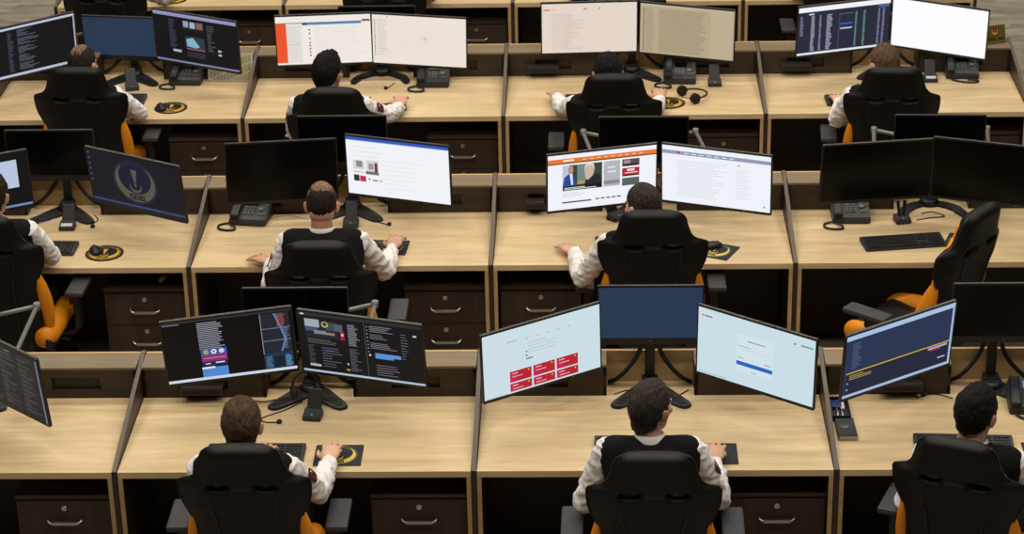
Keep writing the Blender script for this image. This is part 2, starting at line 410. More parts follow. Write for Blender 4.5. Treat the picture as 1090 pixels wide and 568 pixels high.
def S_news(seed):
    it = scr('eff2f8') + [rect(0, .075, 1, .15, 'e8762e'), rect(0, .15, 1, .17, '5a3a2a'), rect(.14, .095, .24, .125, 'ffe9d8')]
    for i in range(9): it.append(rect(.32+.065*i, .105, .32+.065*i+.035, .122, 'f8c9a0'))
    # large picture: two men in suits
    it += [rect(.135, .2, .50, .66, '3c4436'), rect(.135, .2, .2, .6, 'b9c4d8'), rect(.27, .2, .36, .5, '6f8a8a'), rect(.135, .58, .50, .66, '16161a')]
    it += [([(.135, .58), (.15, .42), (.19, .36), (.23, .36), (.25, .44), (.26, .58)], '24479c'), ([(.20, .36), (.225, .36), (.232, .56), (.215, .56)], 'dfe4ee'),
           ([(.19, .35), (.185, .26), (.20, .22), (.23, .22), (.235, .30), (.225, .36)], 'b98e78'),
           ([(.33, .58), (.37, .46), (.43, .40), (.48, .42), (.50, .58)], '23262e'), ([(.345, .46), (.335, .30), (.36, .22), (.41, .22), (.43, .32), (.415, .42), (.37, .50)], 'cdb2a2'),
           ([(.335, .30), (.345, .22), (.38, .195), (.42, .21), (.43, .30), (.40, .24), (.36, .24)], 'dcd6d0'), rect(.27, .50, .34, .56, 'b3964e')]
    it += lines(.15, .605, .46, 2, .026, 'e8e8e8', .5, seed, .6)
    it += [rect(.515, .2, .665, .66, 'b4b6bf'), rect(.515, .55, .665, .62, '8d8590'), rect(.55, .3, .62, .33, 'dfe0e6'), rect(.55, .38, .63, .41, 'dfe0e6')]
    it += [rect(.685, .2, .845, .33, '574a54'), rect(.70, .22, .76, .28, '9a9097'), rect(.69, .29, .83, .32, '1f1a1f'), rect(.685, .36, .845, .50, 'b01f2c'), rect(.73, .38, .80, .42, 'f3d8da'), rect(.71, .44, .83, .46, 'eec3c6'), rect(.685, .49, .845, .51, '241418'), rect(.685, .54, .845, .68, '56635c')]
    it += [rect(.13, .86, .40, .885, '3a4048')] + [rect(.44+.05*i, .85, .475+.05*i, .875, '555a62') for i in range(5)] + lines(.13, .70, .4, 3, .03, 'c9cdd6', .3, 3)
    return it
def S_article(seed):
    it = scr('eef1f8') + [rect(0, .08, 1, .145, '8f99b0'), rect(.14, .085, .165, .125, 'c03040')]
    for i in range(7): it.append(rect(.2+.07*i, .105, .245+.07*i, .122, 'dfe3ee'))
    it += lines(.14, .24, .60, 16, .042, 'd5d9e2', .3, seed, .7) + lines(.68, .3, .82, 12, .045, 'd8dce4', .3, seed+1, .6)
    it += [rect(.70, .21, .715, .235, 'b04a50'), rect(.94, .90, .955, .925, 'c0303a')]; return it
def S_email(seed):
    it = scr('efe9e2') + [rect(0, .13, 1, .145, '6d6866'), rect(0, .145, .11, .96, 'e8542c'), rect(.11, .145, .27, .96, 'e2ddd6'), rect(.28, .145, .90, .185, '4c88bf'), rect(.28, .145, .33, .185, '3c4750'), rect(.91, .10, .99, .13, '58626a')]
    it += lines(.12, .22, .25, 15, .045, 'd3cdc6', .25, seed, .7) + [rect(.12, .58, .25, .587, 'a9a68e')]
    for i, v in enumerate((.27, .34, .45, .54, .60, .66, .73, .8)): it.append(rect(.345, v, .362, v+.03, '4d4745'))
    it += lines(.40, .25, .97, 16, .045, 'ddd6cf', .2, seed+2, .7); return it
def S_inbox(seed):
    it = scr('ece1d8') + lines(.02, .1, .035, 18, .042, '5a504a', .5, seed, .6) + lines(.05, .1, .17, 18, .042, 'c9bdb4', .3, seed+1, .6)
    it += [rect(.17, .06, .172, .95, 'd5cac0'), rect(.155, .03, .165, .05, '40383a')]
    it += strip_quads([(.56+.035*math.cos(R(a)), .45+.065*math.sin(R(a))) for a in range(0, 361, 24)], [(.56+.028*math.cos(R(a)), .45+.052*math.sin(R(a))) for a in range(0, 361, 24)], 'e6c8c0')
    it += [rect(.55, .43, .57, .47, 'd9a098')] + lines(.2, .15, .9, 12, .06, 'e2d5cb', .12, seed+3, .8); return it
def S_beige(seed, bg, ink, accents=True):
    it = scr(bg)
    if accents: it += [rect(.02, .11, .09, .135, 'c8704a'), rect(.12, .11, .13, .13, 'c8704a'), rect(.44, .1, .475, .125, 'c07050'), rect(.60, .09, .615, .12, 'c07050')]
    it += lines(.10, .2, .52, 24, .031, ink, .45, seed, .35) + lines(.21, .2, .34, 24, .031, ink, .6, seed+2, .6); return it
def S_list(seed):
    it = scr('b5a689') + [rect(0, 0, 1, .04, 'c2b396')] + lines(.03, .09, .05, 26, .034, '4d4638', .5, seed, .6) + lines(.06, .09, .17, 26, .034, '9a8c70', .4, seed+1, .5)
    it += lines(.20, .09, .72, 26, .034, '94866b', .4, seed+4, .8) + [rect(.75, .04, .98, .98, 'bcad90')]; return it
def S_table(seed):
    it = scr('23263a') + [rect(0, 0, 1, .10, 'f0f2f6'), rect(0, .955, 1, 1, 'dfe3ee'), rect(.11, .14, .17, .165, 'd8dce8')]
    it += lines(.02, .18, .06, 14, .03, '7b86a8', .5, seed, .4)
    for c, (u0, u1, col) in enumerate(((.14, .185, 'aab0c4'), (.23, .255, '9aa2b8'), (.31, .375, 'aab0c4'), (.44, .46, '4a5070'), (.62, .645, '6aa58a'), (.71, .735, '6aa58a'), (.87, .895, '8d94ae'), (.92, .945, '8d94ae'))):
        it += lines(u0, .19, u1, 22, .034, col, .5, seed+c, .6)
    it += [rect(.46, .2, .60, .215, '3f7a5c'), rect(.46, .40, .59, .44, '3358b0'), rect(.46, .50, .59, .53, 'b9c0d4'), rect(.86, .115, .985, .135, '5e8a50'), rect(.88, .145, .985, .165, '3f60d0')]; return it
def S_white(seed): return scr('fbfcff') + [rect(.55, .42, .62, .425, 'f2f3f8')]
def S_shop(seed):
    it = scr('f0f2f8') + [rect(0, 0, 1, .045, '2d55b4'), rect(0, .045, 1, .06, '6f8fd0')]
    it += [rect(.06, .40, .17, .56, 'd8d4d4'), rect(.09, .41, .15, .52, '8f8884'), rect(.06, .60, .17, .61, 'b0404c'), rect(.19, .38, .31, .64, 'd6d2d4'), rect(.21, .44, .26, .54, '9a9494'), rect(.27, .42, .30, .58, '6a3a40'), rect(.18, .58, .31, .63, '6f6a70'),
           rect(.06, .66, .115, .77, '38283c'), rect(.12, .67, .18, .77, 'c02450'), rect(.205, .70, .22, .73, '50484c'), rect(.245, .72, .295, .74, '403c40'), rect(.315, .72, .335, .74, '403c40')]
    it += lines(.06, .16, .4, 3, .08, 'd6dae4', .12, seed, .7) + lines(.34, .36, .75, 7, .08, 'dde1ea', .1, seed+1, .6); return it
def S_cards(seed):
    it = scr('cbdde5') + [rect(.2, .18, .29, .2, 'a9c2be')] + [rect(.36+.09*i, .2, .385+.09*i, .212, 'a3b4bc') for i in range(5)]
    it += lines(.38, .28, .62, 4, .05, 'b4c5cd', .25, seed, .5) + [rect(.36, .4, .375, .42, '3d5a60'), rect(.36, .46, .375, .48, '3d5a60'), rect(.36, .51, .42, .535, '5a9a88')]
    for r, (v0, v1) in enumerate(((.66, .83), (.85, .975))):
        for c in range(3):
            u = .22+.2*c
            it += [rect(u, v0, u+.185, v1, 'b3202f'), rect(u, v0, u+.06, v1, 'bf2050'), rect(u+.02, v0+.03, u+.07, v0+.045, 'e8b0b0'), rect(u+.02, v0+.08, u+.11, v0+.095, 'e0a0a0'), rect(u+.155, v0+.02, u+.165, v0+.045, 'e8b040')]
    it += [rect(.02+.02*i, .985, .03+.02*i, .995, '5f7078') for i in range(9)]; return it
def S_form(seed):
    it = scr('c9dde6') + [rect(.03, .1, .05, .12, 'c04050'), rect(.055, .1, .12, .118, '506068'), rect(.88, .115, .985, .14, '5aa39a'), rect(.82, .12, .84, .14, '4a6878')]
    it += [rect(.34, .22, .65, .80, 'd2e2ea'), rect(.43, .3, .58, .32, '93a6b0'), rect(.35, .40, .46, .415, 'a9bcc6'), rect(.35, .45, .64, .455, 'b5c8d2'), rect(.35, .58, .40, .595, 'a0b4be'), rect(.58, .58, .64, .595, '8aa0ac'), rect(.34, .64, .65, .70, '1c62c0'), rect(.47, .76, .52, .772, '7f98c8')]
    it += [rect(.02+.02*i, .97, .03+.02*i, .982, '52636c') for i in range(12)]; return it
def S_social(seed):   # black window with a pink and blue post, map at the right
    it = scr('040507') + [rect(0, 0, 1, .03, '2a2d35'), rect(.01, .035, .14, .05, '707480'), rect(0, .955, 1, 1, 'c9d4e4')]
    it += lines(.27, .06, .47, 16, .028, '8b8f9a', .5, seed, .75)
    it += [rect(.275, .49, .475, .60, '33509e'), rect(.275, .60, .475, .70, '8c2a6c'), rect(.275, .70, .475, .78, '1a2550'), rect(.27, .80, .47, .955, '4f86cc'), rect(.27, .79, .37, .82, 'dfe6f2')]
    for i, c in enumerate(('8faa50', 'e0e4ec', 'c8cbe0')): it.append(([(.315+.06*i+.022*math.cos(R(a)), .545+.04*math.sin(R(a))) for a in range(0, 360, 30)], c))
    it += [rect(.345+.02, .53, .385, .56, 'c02838'), rect(.29, .64, .46, .655, 'd070a0'), rect(.30, .73, .34, .745, 'd8dce8'), rect(.38, .72, .45, .74, 'd8dce8')]
    it += [rect(.755, .04, .98, .70, '20242e'), rect(.755, .04, .76, .72, '8f98a8'), rect(.76, .28, .98, .30, '5a6070'), rect(.76, .48, .98, .50, '5a6070'), rect(.755, .70, .98, .94, '1d3550'), rect(.83, .75, .91, .93, '0e1b2c')]
    it += [([(.86, .05), (.90, .28), (.93, .48), (.89, .68), (.905, .68), (.945, .48), (.915, .28), (.875, .05)], '5a7bb8')]
    it += lines(.88, .06, .965, 10, .022, '9a5548', .5, seed+4, .5) + lines(.92, .3, .97, 14, .025, '6f7c92', .4, seed+5, .5) + lines(.77, .75, .82, 8, .024, '5f83a8', .4, seed+6, .5) + lines(.92, .75, .975, 8, .024, '5f9ac0', .5, seed+7, .6)
    return it
def S_dash(seed):     # dark two pane social dashboard
    it = scr('101013') + [rect(0, 0, 1, .05, '2c2c32'), rect(.02, .015, .05, .04, 'c8ccd4'), rect(0, .965, 1, 1, 'aebcd2')]
    it += [rect(.05, .1, .32, .40, '20242c'), rect(.05, .1, .17, .23, '9aa6ae'), rect(.22, .13, .30, .26, '3a4a4a'), rect(.05, .23, .15, .30, '41506a'), rect(.12, .28, .22, .34, '7d8088'), rect(.22, .3, .29, .34, '9a7a68'), rect(.29, .14, .36, .26, '4d5a68'), rect(.335, .26, .37, .40, '9a1f38'), rect(.345, .29, .362, .33, 'd0c8cc')]
    it += [([(.215+.028*math.cos(R(a)), .17+.05*math.sin(R(a))) for a in range(0, 360, 30)], 'b9b26a'), ([(.215+.018*math.cos(R(a)), .165+.032*math.sin(R(a))) for a in range(0, 360, 30)], '3b3a20')]
    it += lines(.06, .43, .30, 3, .03, '5a5a66', .4, seed, .7) + lines(.06, .54, .12, 13, .028, '4d4d58', .4, seed+1, .5) + [rect(.06, .86, .15, .90, 'a9aeb8')]
    it += lines(.17, .56, .34, 8, .045, '62626c', .25, seed+2, .4) + [rect(.37, .78, .385, .81, 'b0b4c0'), rect(.36, .88, .39, .91, 'b08a40'), rect(.2, .60, .27, .62, '5058a0')]
    it += lines(.40, .12, .50, 14, .026, '888a96', .45, seed+3, .55) + lines(.40, .53, .49, 14, .028, '5f5f6a', .4, seed+4, .4) + [rect(.535, .06, .545, .96, '3a3a44')]
    it += lines(.58, .09, .80, 4, .028, '7c7e88', .4, seed+5, .6) + lines(.58, .23, .78, 3, .03, '6a6c76', .4, seed+6, .5) + lines(.58, .37, .80, 4, .028, '73757f', .4, seed+7, .6)
    it += [rect(.61, .54, .82, .60, '5590d0'), rect(.61, .60, .76, .63, '5590d0'), rect(.56, .57, .575, .60, 'c8ccd8')]
    it += lines(.61, .74, .82, 5, .04, '6b6d78', .28, seed+8, .5) + [rect(.555, .1+.06*i, .565, .12+.06*i, '82848e') for i in range(8)]
    it += lines(.83, .17, .89, 10, .045, '62646e', .25, seed+9, .4) + [rect(.93, .16, .96, .19, 'b8bcc6')]
    return it
def S_timeline(seed):
    it = scr('26314f') + [rect(0, 0, 1, .075, 'a7bfe2'), rect(0, .955, 1, 1, 'a3b8d8'), rect(.02, .60, .99, .618, 'c9a82e'), rect(.02, .62, .99, .955, '1c2338'), rect(.98, .02, 1, .98, '9fb4d6')]
    it += lines(.06, .14, .15, 14, .03, '56648a', .35, seed, .5) + lines(.05, .65, .26, 3, .03, 'a9a04a', .4, seed+1, .5) + [rect(.78, .63, .96, .665, 'b0a0c8'), rect(.8, .67, .9, .69, 'a03850'), rect(.88, .83, .95, .85, 'b8c4dc'), rect(.03, .86, .045, .885, '8fa0c0'), rect(.03, .76, .045, .78, '8fa0c0')]
    for i in range(4): it += [rect(.05, .72+.06*i, .95, .722+.06*i, '323c5c')]
    return it
def S_emblem(seed):
    it = scr('14161f') + [rect(0, .90, 1, .94, '36446a'), rect(0, .945, 1, 1, '1c1e28')] + [rect(.015, .05+.1*i, .03, .08+.1*i, '5a6274') for i in range(6)]
    sc = .39
    it.append(([(.5+sc*.62*math.cos(R(a)), .46+sc*1.06*math.sin(R(a))) for a in range(0, 360, 12)], '161a30'))
    for pts, col in emblem('565344', '1b1c26', '30343c'):
        it.append(([(.5+sc*.60*p[0], .46-sc*1.03*p[1]) for p in pts], col))
    return it
def S_purple(seed):
    it = scr('0c0c12') + [rect(0, 0, 1, .07, '9091bd'), rect(0, .965, 1, 1, '7b81a6')]
    it += lines(.18, .14, .27, 14, .042, '4b4b58', .35, seed, .5) + [rect(.21, .74, .31, .79, 'a9adbc')]
    it += [rect(.35, .13, .60, .27, '3c3a44'), rect(.36, .13, .42, .25, '8f9cb8'), rect(.44, .14, .50, .26, '9fb0c4'), rect(.52, .13, .59, .26, '8a5a5a'), rect(.35, .27, .60, .33, '1c1418'), rect(.37, .44, .60, .68, '2c3a44'), ([(.38, .50), (.46, .45), (.54, .62), (.50, .66), (.39, .64)], '7fb0c4'), rect(.38, .68, .60, .70, 'a05860'), rect(.38, .74, .60, .86, '242b30')]
    it += lines(.64, .16, .74, 12, .045, '585862', .35, seed+2, .4) + [rect(.76, .62, .80, .66, 'b0b4c0'), rect(.76, .70, .80, .74, 'b0b4c0')]; return it
def S_window(seed):
    it = scr('08090c') + [rect(.40, .12, .90, .62, 'b5c6dd'), rect(.0, .93, 1, .97, '6f84ac')] + lines(.46, .2, .62, 2, .04, '98a8c0', .4, 1); return it
def S_blue(seed): return scr('25364f')

STANDARD = (.61, .36, .0075, .016)   # width, height, side bezel, bottom bezel
SMALL = (.495, .30, .008, .034)
def monitor(row, k, pos, yaw, tilt, roll, content, label, size=STANDARD, seed=1, hgroup='monitors'):
    w, h, sb, bb = size
    cx, y0 = st(row, k)
    root = bpy.data.objects.new('monitor', None); C.objects.link(root); root.empty_display_size = .1
    tag(root, label, 'monitor', hgroup)
    cyw, syw = math.cos(R(yaw)), math.sin(R(yaw)); X = Vector((cyw, syw, 0)); N = Vector((syw, -cyw, 0)); Zv = Vector((0, 0, 1))
    U = math.cos(R(tilt))*Zv - math.sin(R(tilt))*N
    X2 = math.cos(R(roll))*X + math.sin(R(roll))*U; U2 = -math.sin(R(roll))*X + math.cos(R(roll))*U; N2 = X2.cross(U2)
    Mx = Matrix((X2, U2, N2)).transposed().to_4x4(); Mx.translation = Vector((cx+pos[0], y0+pos[1], Z0+pos[2]))
    root.matrix_world = Mx
    # housing: local x right, y up, z towards the viewer
    bm = bmesh.new(); prism(bm, roundrect(w, h, .006), -.013, 0.0015)
    H = finish(bm, 'housing', BLACK_PL, root)
    bm = bmesh.new(); box(bm, (0, h/2+.0005, -.007), (w-.008, .0035, .014), .001); finish(bm, 'lit_top_edge', BEZEL_TOP, root)  # strip coloured paler than the housing to show light from above
    bm = bmesh.new(); t = bmesh.new(); bmesh.ops.create_cube(t, size=1)
    for v in t.verts:
        s = .80 if v.co.z > 0 else .45
        v.co = Vector((v.co.x*w*s, v.co.y*h*s, -.013+(v.co.z-.5)*(.03 if w > .55 else .018)))
    bmesh.ops.bevel(t, geom=t.edges[:], offset=.006, segments=2, affect='EDGES'); join(bm, t)
    finish(bm, 'back_cover', BLACK_PL, root)
    sw, sh = w-2*sb, h-sb-bb
    if content is None:
        bm = bmesh.new(); box(bm, (0, (bb-sb)/2, .0016), (sw, sh, .0008)); finish(bm, 'screen', SCREEN_OFF, root)
    else:
        M = Matrix.Translation((-sw/2, (bb-sb)/2+sh/2, .0017)) @ Matrix.Diagonal((sw, -sh, 1, 1))
        items = [(p[::-1], c) for p, c in content(seed)]
        graphic('screen', items, M, SCREEN, root)
    bm = bmesh.new(); box(bm, (w*.25 if size is STANDARD else 0, -h/2+bb*.5, .002), (.012, .003, .001)); finish(bm, 'power_light' if size is STANDARD else 'brand_badge', GREY_METAL, root)
    return Mx

# (row, k, which): x, y, z, yaw, tilt, roll, content, description
MON = {
 (0, -2, 'R'): (.25, .35, .32, -40, -6, -1, S_greyterm, 'monitor full of grey code at the left photo edge, front row'),
 (0, -1, 'L'): (-.34, .58, .33, 10, -8, 3, S_social, 'black screened monitor showing a pink and blue post and a map'),
 (0, -1, 'R'): (.27, .57, .32, -15, -10, -1, S_dash, 'monitor with a dark dashboard of feeds and a blue highlighted message'),
 (0, 0, 'L'): (-.50, .48, .34, 28, -4, 3, S_cards, 'pale monitor showing six red cards, front row'),
 (0, 0, 'R'): (.46, .39, .36, -33, -2, -2, S_form, 'pale monitor showing a form with a blue button, front row'),
 (0, 1, 'L'): (-.49, .46, .35, 30, -8, 3, S_timeline, 'navy monitor with a yellow line across its screen, front row right'),
 (1, -2, 'L'): (-.38, .33, .32, 23, -7, 2, S_window, 'monitor with one pale window on black at the left photo edge, second row'),
 (1, -2, 'R'): (.47, .44, .29, -25, -9, -2, S_emblem, 'monitor with a dim gold crescent emblem on its dark screen'),
 (1, -1, 'L'): (-.35, .56, .31, 9, -1, -1, None, 'large switched-off monitor beside the bald-crowned man'),
 (1, -1, 'R'): (.29, .49, .34, -18, -2, 0, S_shop, 'white screened monitor with a blue top bar and small pictures'),
 (1, 0, 'L'): (-.21, .43, .31, 13, -7, 1, S_news, 'monitor showing a news page with an orange header'),
 (1, 0, 'R'): (.40, .41, .31, -17, -6, -1, S_article, 'white screened monitor with a grey-blue header bar'),
 (1, 1, 'L'): (-.34, .47, .32, 8, -7, 0, None, 'left switched-off monitor on the empty desk of the second row'),
 (1, 1, 'R'): (.25, .41, .33, -18, -4, 0, None, 'right switched-off monitor on the empty desk of the second row'),
 (2, -2, 'L'): (-.56, .42, .32, 33, -7, 2, S_terminal, 'monitor with grey text on black at the left photo edge, third row'),
 (2, -2, 'R'): (.46, .54, .314, -22, -5, -2, S_purple, 'dark monitor with a lilac top bar and small photos'),
 (2, -1, 'L'): (-.34, .58, .30, 5, -8, 0, S_email, 'cream monitor with an orange-red side bar'),
 (2, -1, 'R'): (.26, .59, .281, -6, -7, -2, S_inbox, 'cream monitor with a faint pink circle on its page'),
 (2, 0, 'L'): (-.27, .63, .344, 3, -6, 0, lambda s: S_beige(s, 'e3d5c8', 'd3c4b8'), 'pinkish beige monitor with small orange marks along the top'),
 (2, 0, 'R'): (.34, .58, .327, -13, -6, -2, S_list, 'tan monitor showing a long list of lines'),
 (2, 1, 'L'): (-.28, .62, .335, 13, -10, 2, S_table, 'navy monitor with columns of figures and white bars'),
 (2, 1, 'R'): (.31, .58, .335, -20, -11, -3, S_white, 'monitor with a blank bright white screen'),
}
BACKS = {}
for i, ((row, k, s), (x, y, z, yw, ti, ro, cont, lab)) in enumerate(MON.items()):
    BACKS[(row, k, s)] = monitor(row, k, (x, y, z), yw, ti, ro, cont, lab, STANDARD, seed=i*11+3, hgroup='large angled monitors')
CEN = {
 (0, -1): (-.05, .765, .39, 0, 0, None, 'small switched-off monitor behind the pair with the pink post, front row'),
 (0, 0): (0.0, .765, .39, 0, 0, S_blue, 'small plain blue monitor between the red cards and the form, front row'),
 (0, 1): (.035, .765, .39, 0, 0, None, 'small switched-off monitor at the right photo edge, front row'),
 (1, -2): (-.055, .765, .335, 0, 0, None, 'small switched-off monitor left of the crescent emblem, second row'),
 (1, -1): (-.033, .765, .403, 0, 0, None, 'small switched-off monitor behind the bald-crowned man\'s screens'),
 (1, 0): (.02, .765, .383, -1, 0, None, 'small switched-off monitor behind the news page screen'),
 (1, 1): (.033, .765, .378, -2, 0, None, 'small switched-off monitor behind the two dark screens of the empty desk'),
 (2, -2): (-.065, .765, .26, -8, -4, S_blue, 'small plain dark blue monitor between two angled screens, third row'),
 (2, -1): (-.015, .765, .307, 0, 0, None, 'small switched-off monitor behind the two cream screens, third row'),
 (2, 0): (-.03, .765, .33, -1, 0, None, 'small switched-off monitor peeking over the beige screens, third row'),
}
for (row, k), (x, y, z, yw, ti, cont, lab) in CEN.items():
    BACKS[(row, k, 'C')] = monitor(row, k, (x, y, z), yw, ti, 0, cont, lab, SMALL, hgroup='small middle monitors')

# ------------------------------------------------------------------ monitor stands
def stand(row, k, label, dx=0, arch=False):
    cx, y0 = st(row, k); ox, oy = cx+dx, y0+.785
    root = empty('monitor_stand', (ox, oy, Z0), 0, label, 'monitor stand', 'black V-foot monitor stands')
    for s in (-1, 1):
        bm = bmesh.new()
        a = Vector((0, .0, 0)); b = Vector((s*.175, -.205, 0)); d = (b-a).normalized(); n = Vector((-d.y, d.x, 0))
        pts = []
        prof_ = ((.056, 0), (.052, .3), (.043, .6), (.035, .85), (.029, .95), (.014, 1.0))
        bow = (lambda t_: n*(s*.050*math.sin(math.pi*t_))) if arch else (lambda t_: Vector((0, 0, 0)))
        if arch: prof_ = ((.034, 0), (.034, .2), (.033, .4), (.031, .6), (.029, .85), (.024, .95), (.012, 1.0))
        for w_, t_ in prof_: pts.append(a+(b-a)*t_ + n*w_ + bow(t_))
        for w_, t_ in prof_[::-1]: pts.append(a+(b-a)*t_ - n*w_ + bow(t_))
        prism(bm, [(p.x, p.y) for p in pts], .001, .013)
        bmesh.ops.bevel(bm, geom=bm.edges[:], offset=.004, segments=2, affect='EDGES')
        f = finish(bm, 'foot', BLACK_PL, root)
        bm = bmesh.new(); ii = [a+(b-a)*t_ + n*w_ + bow(t_) for w_, t_ in ((.024, .30), (.021, .5), (.019, .7), (.014, .88), (-.014, .88), (-.019, .7), (-.021, .5), (-.024, .30))]
        prism(bm, [(p.x, p.y) for p in ii], .0125, .0145); finish(bm, 'rubber_inlay', RUBBER, f)
    bm = bmesh.new(); cyl(bm, (0, 0, .02), .062, .034, 28, r2=.042); finish(bm, 'base_hub', BLACK_PL, root)
    top = .37
    bm = bmesh.new(); box(bm, (0, .052, top/2+.002), (.046, .022, top), .006); box(bm, (0, .03, .024), (.075, .065, .04), .008); finish(bm, 'pole', BLACK_PL, root)
    O = Vector((ox, oy, Z0))
    for s, key in ((-1, 'L'), (1, 'R')):
        M = BACKS.get((row, k, key))
        if M is None: continue
        e = M @ Vector((0, 0, -.045)) - O; seen = (row, k, key) in {(0, -2, 'R'), (0, -1, 'R'), (1, 0, 'L'), (1, 0, 'R'), (1, 1, 'L'), (1, 1, 'R')}
        el = Vector((s*.31-dx, .10, .40)) if seen else Vector((s*.26, .10, .27)); sh = Vector((s*.03, .058, .35))
        bm = bmesh.new(); tube(bm, [sh, el], .011, 8); tube(bm, [el+Vector((0, 0, -.018)), el+Vector((0, 0, .016))], .016, 12); finish(bm, 'upper_arm', GREY_METAL, root)
        bm = bmesh.new(); tube(bm, [el, e+(e-el).normalized()*-.01, e], .011, 8); finish(bm, 'forearm', GREY_METAL, root)
        # mounting plate
        bm = bmesh.new(); Q = M.copy(); Q.translation = (M @ Vector((0, 0, -.046))) - O; box(bm, Q.translation, (.1, .1, .006), .002, rot=Q.to_3x3().to_4x4()); finish(bm, 'mount_plate', GREY_METAL, root)
    if (row, k, 'C') in BACKS:
        M = BACKS[(row, k, 'C')]; e = M @ Vector((0, 0, -.037)) - O
        bm = bmesh.new(); box(bm, (e.x, e.y, e.z), (.09, .012, .09), .003); tube(bm, [e, Vector((0, .045, e.z-.01))], .014, 8); finish(bm, 'centre_mount', BLACK_PL, root)
    for s in (-1, 1):
        bm = bmesh.new(); tube(bm, catmull([(s*.03, .04, .33), (s*.045, .045, .19), (s*.085, .04, .11), (s*.15, .02, .045), (s*.195, .035, .014)]), .011, 8)
        finish(bm, 'cable_sleeve', CORD, root)
    return root
for (row, k) in [(0, -2), (0, -1), (0, 0), (0, 1), (1, -2), (1, -1), (1, 0), (1, 1), (2, -2), (2, -1), (2, 0), (2, 1)]:
    dx = 0
    stand(row, k, 'black splayed-foot monitor stand with grey arms on the %s' % where(row, k), dx, (row, k) in {(1, 1), (2, -1)})

# ------------------------------------------------------------------ desk equipment
def keyboard(row, k, x, y, rz=0, label='', w=.44, d=.15):
    cx, y0 = st(row, k)
    root = empty('keyboard', (cx+x, y0+y, Z0+.001), R(rz), label, 'keyboard', 'black keyboards')
    bm = bmesh.new(); t = bmesh.new(); bmesh.ops.create_cube(t, size=1)
    for v in t.verts: v.co = Vector((v.co.x*w, v.co.y*d, .009+v.co.z*.018+(.006*v.co.y/.5 if v.co.z > 0 else 0)))
    bmesh.ops.bevel(t, geom=t.edges[:], offset=.003, segments=2, affect='EDGES'); join(bm, t); finish(bm, 'case', GREY_PL, root)
    bm = bmesh.new(); rows = 6; ck = (w-.03)/22.5
    for r in range(rows):
        yy = d/2-.022-r*(d-.044)/(rows-1) - (.004 if r else 0)
        xx = -w/2+.015
        blocks = [15, 3, 4]
        for bi, nb in enumerate(blocks):
            if bi == 1 and r == 3: xx += 3*ck+.25*ck; continue
            i = 0
            while i < nb:
                wdt = 1
                if bi == 0 and r == 5 and i == 4: wdt = 6
                if bi == 0 and r in (3, 4) and i in (0, nb-2): wdt = 2
                if not (bi == 1 and r == 4 and i != 1):
                    box(bm, (xx+(i+wdt/2)*ck, yy, .021+.005*yy/d), (ck*wdt-.0035, (d-.044)/(rows-1)-.0045, .007), .0012)
                i += wdt
            xx += nb*ck+.25*ck
    finish(bm, 'keycaps', pm('keycap_plastic', '232324', .5), root)
    return root
def mouse_mesh(name='mouse'):
    bm = bmesh.new(); ell(bm, (0, 0, .012), (.031, .055, .024), u=20, v=14)
    for v in bm.verts: v.co.z = max(v.co.z, 0)
    return bm
def mouse(row, k, x, y, rz, label, z=.0035):
    cx, y0 = st(row, k); root = empty('computer_mouse', (cx+x, y0+y, Z0+z), R(rz), label, 'mouse', 'black computer mice')
    finish(mouse_mesh(), 'body', BLACK_PL, root, smooth=True)
    bm = bmesh.new(); cyl(bm, (0, .028, .030), .006, .006, 12, rot=(0, R(90), 0)); finish(bm, 'scroll_wheel', RUBBER, root)
    return root
def pad(row, k, x, y, rz, label, w=.215, d=.19, roundy=False, scale=.085):
    cx, y0 = st(row, k)
    root = empty('mouse_pad', (cx+x, y0+y, Z0+.0005), R(rz), label, 'mouse pad', 'mouse pads with a gold crescent')
    bm = bmesh.new()
    if roundy: prism(bm, [(w/2*math.cos(R(a)), w/2*math.sin(R(a))) for a in range(0, 360, 10)], 0, .003)
    else: prism(bm, roundrect(w, d, .006), 0, .003)
    finish(bm, 'mat', pm('mat_cloth', '2b2c2e', .9) if not roundy else pm('round_mat_cloth', '14120f', .85), root)
    it = [([(p[0]*scale, p[1]*scale) for p in pts], c) for pts, c in emblem('cdb85a' if not roundy else 'c49a2c', '222222', '8a865a' if not roundy else 'a8842a')]
    graphic('printed_emblem', it, Matrix.Translation((0.0, 0, .0031)), INK, root, lift=.000004)
    return root
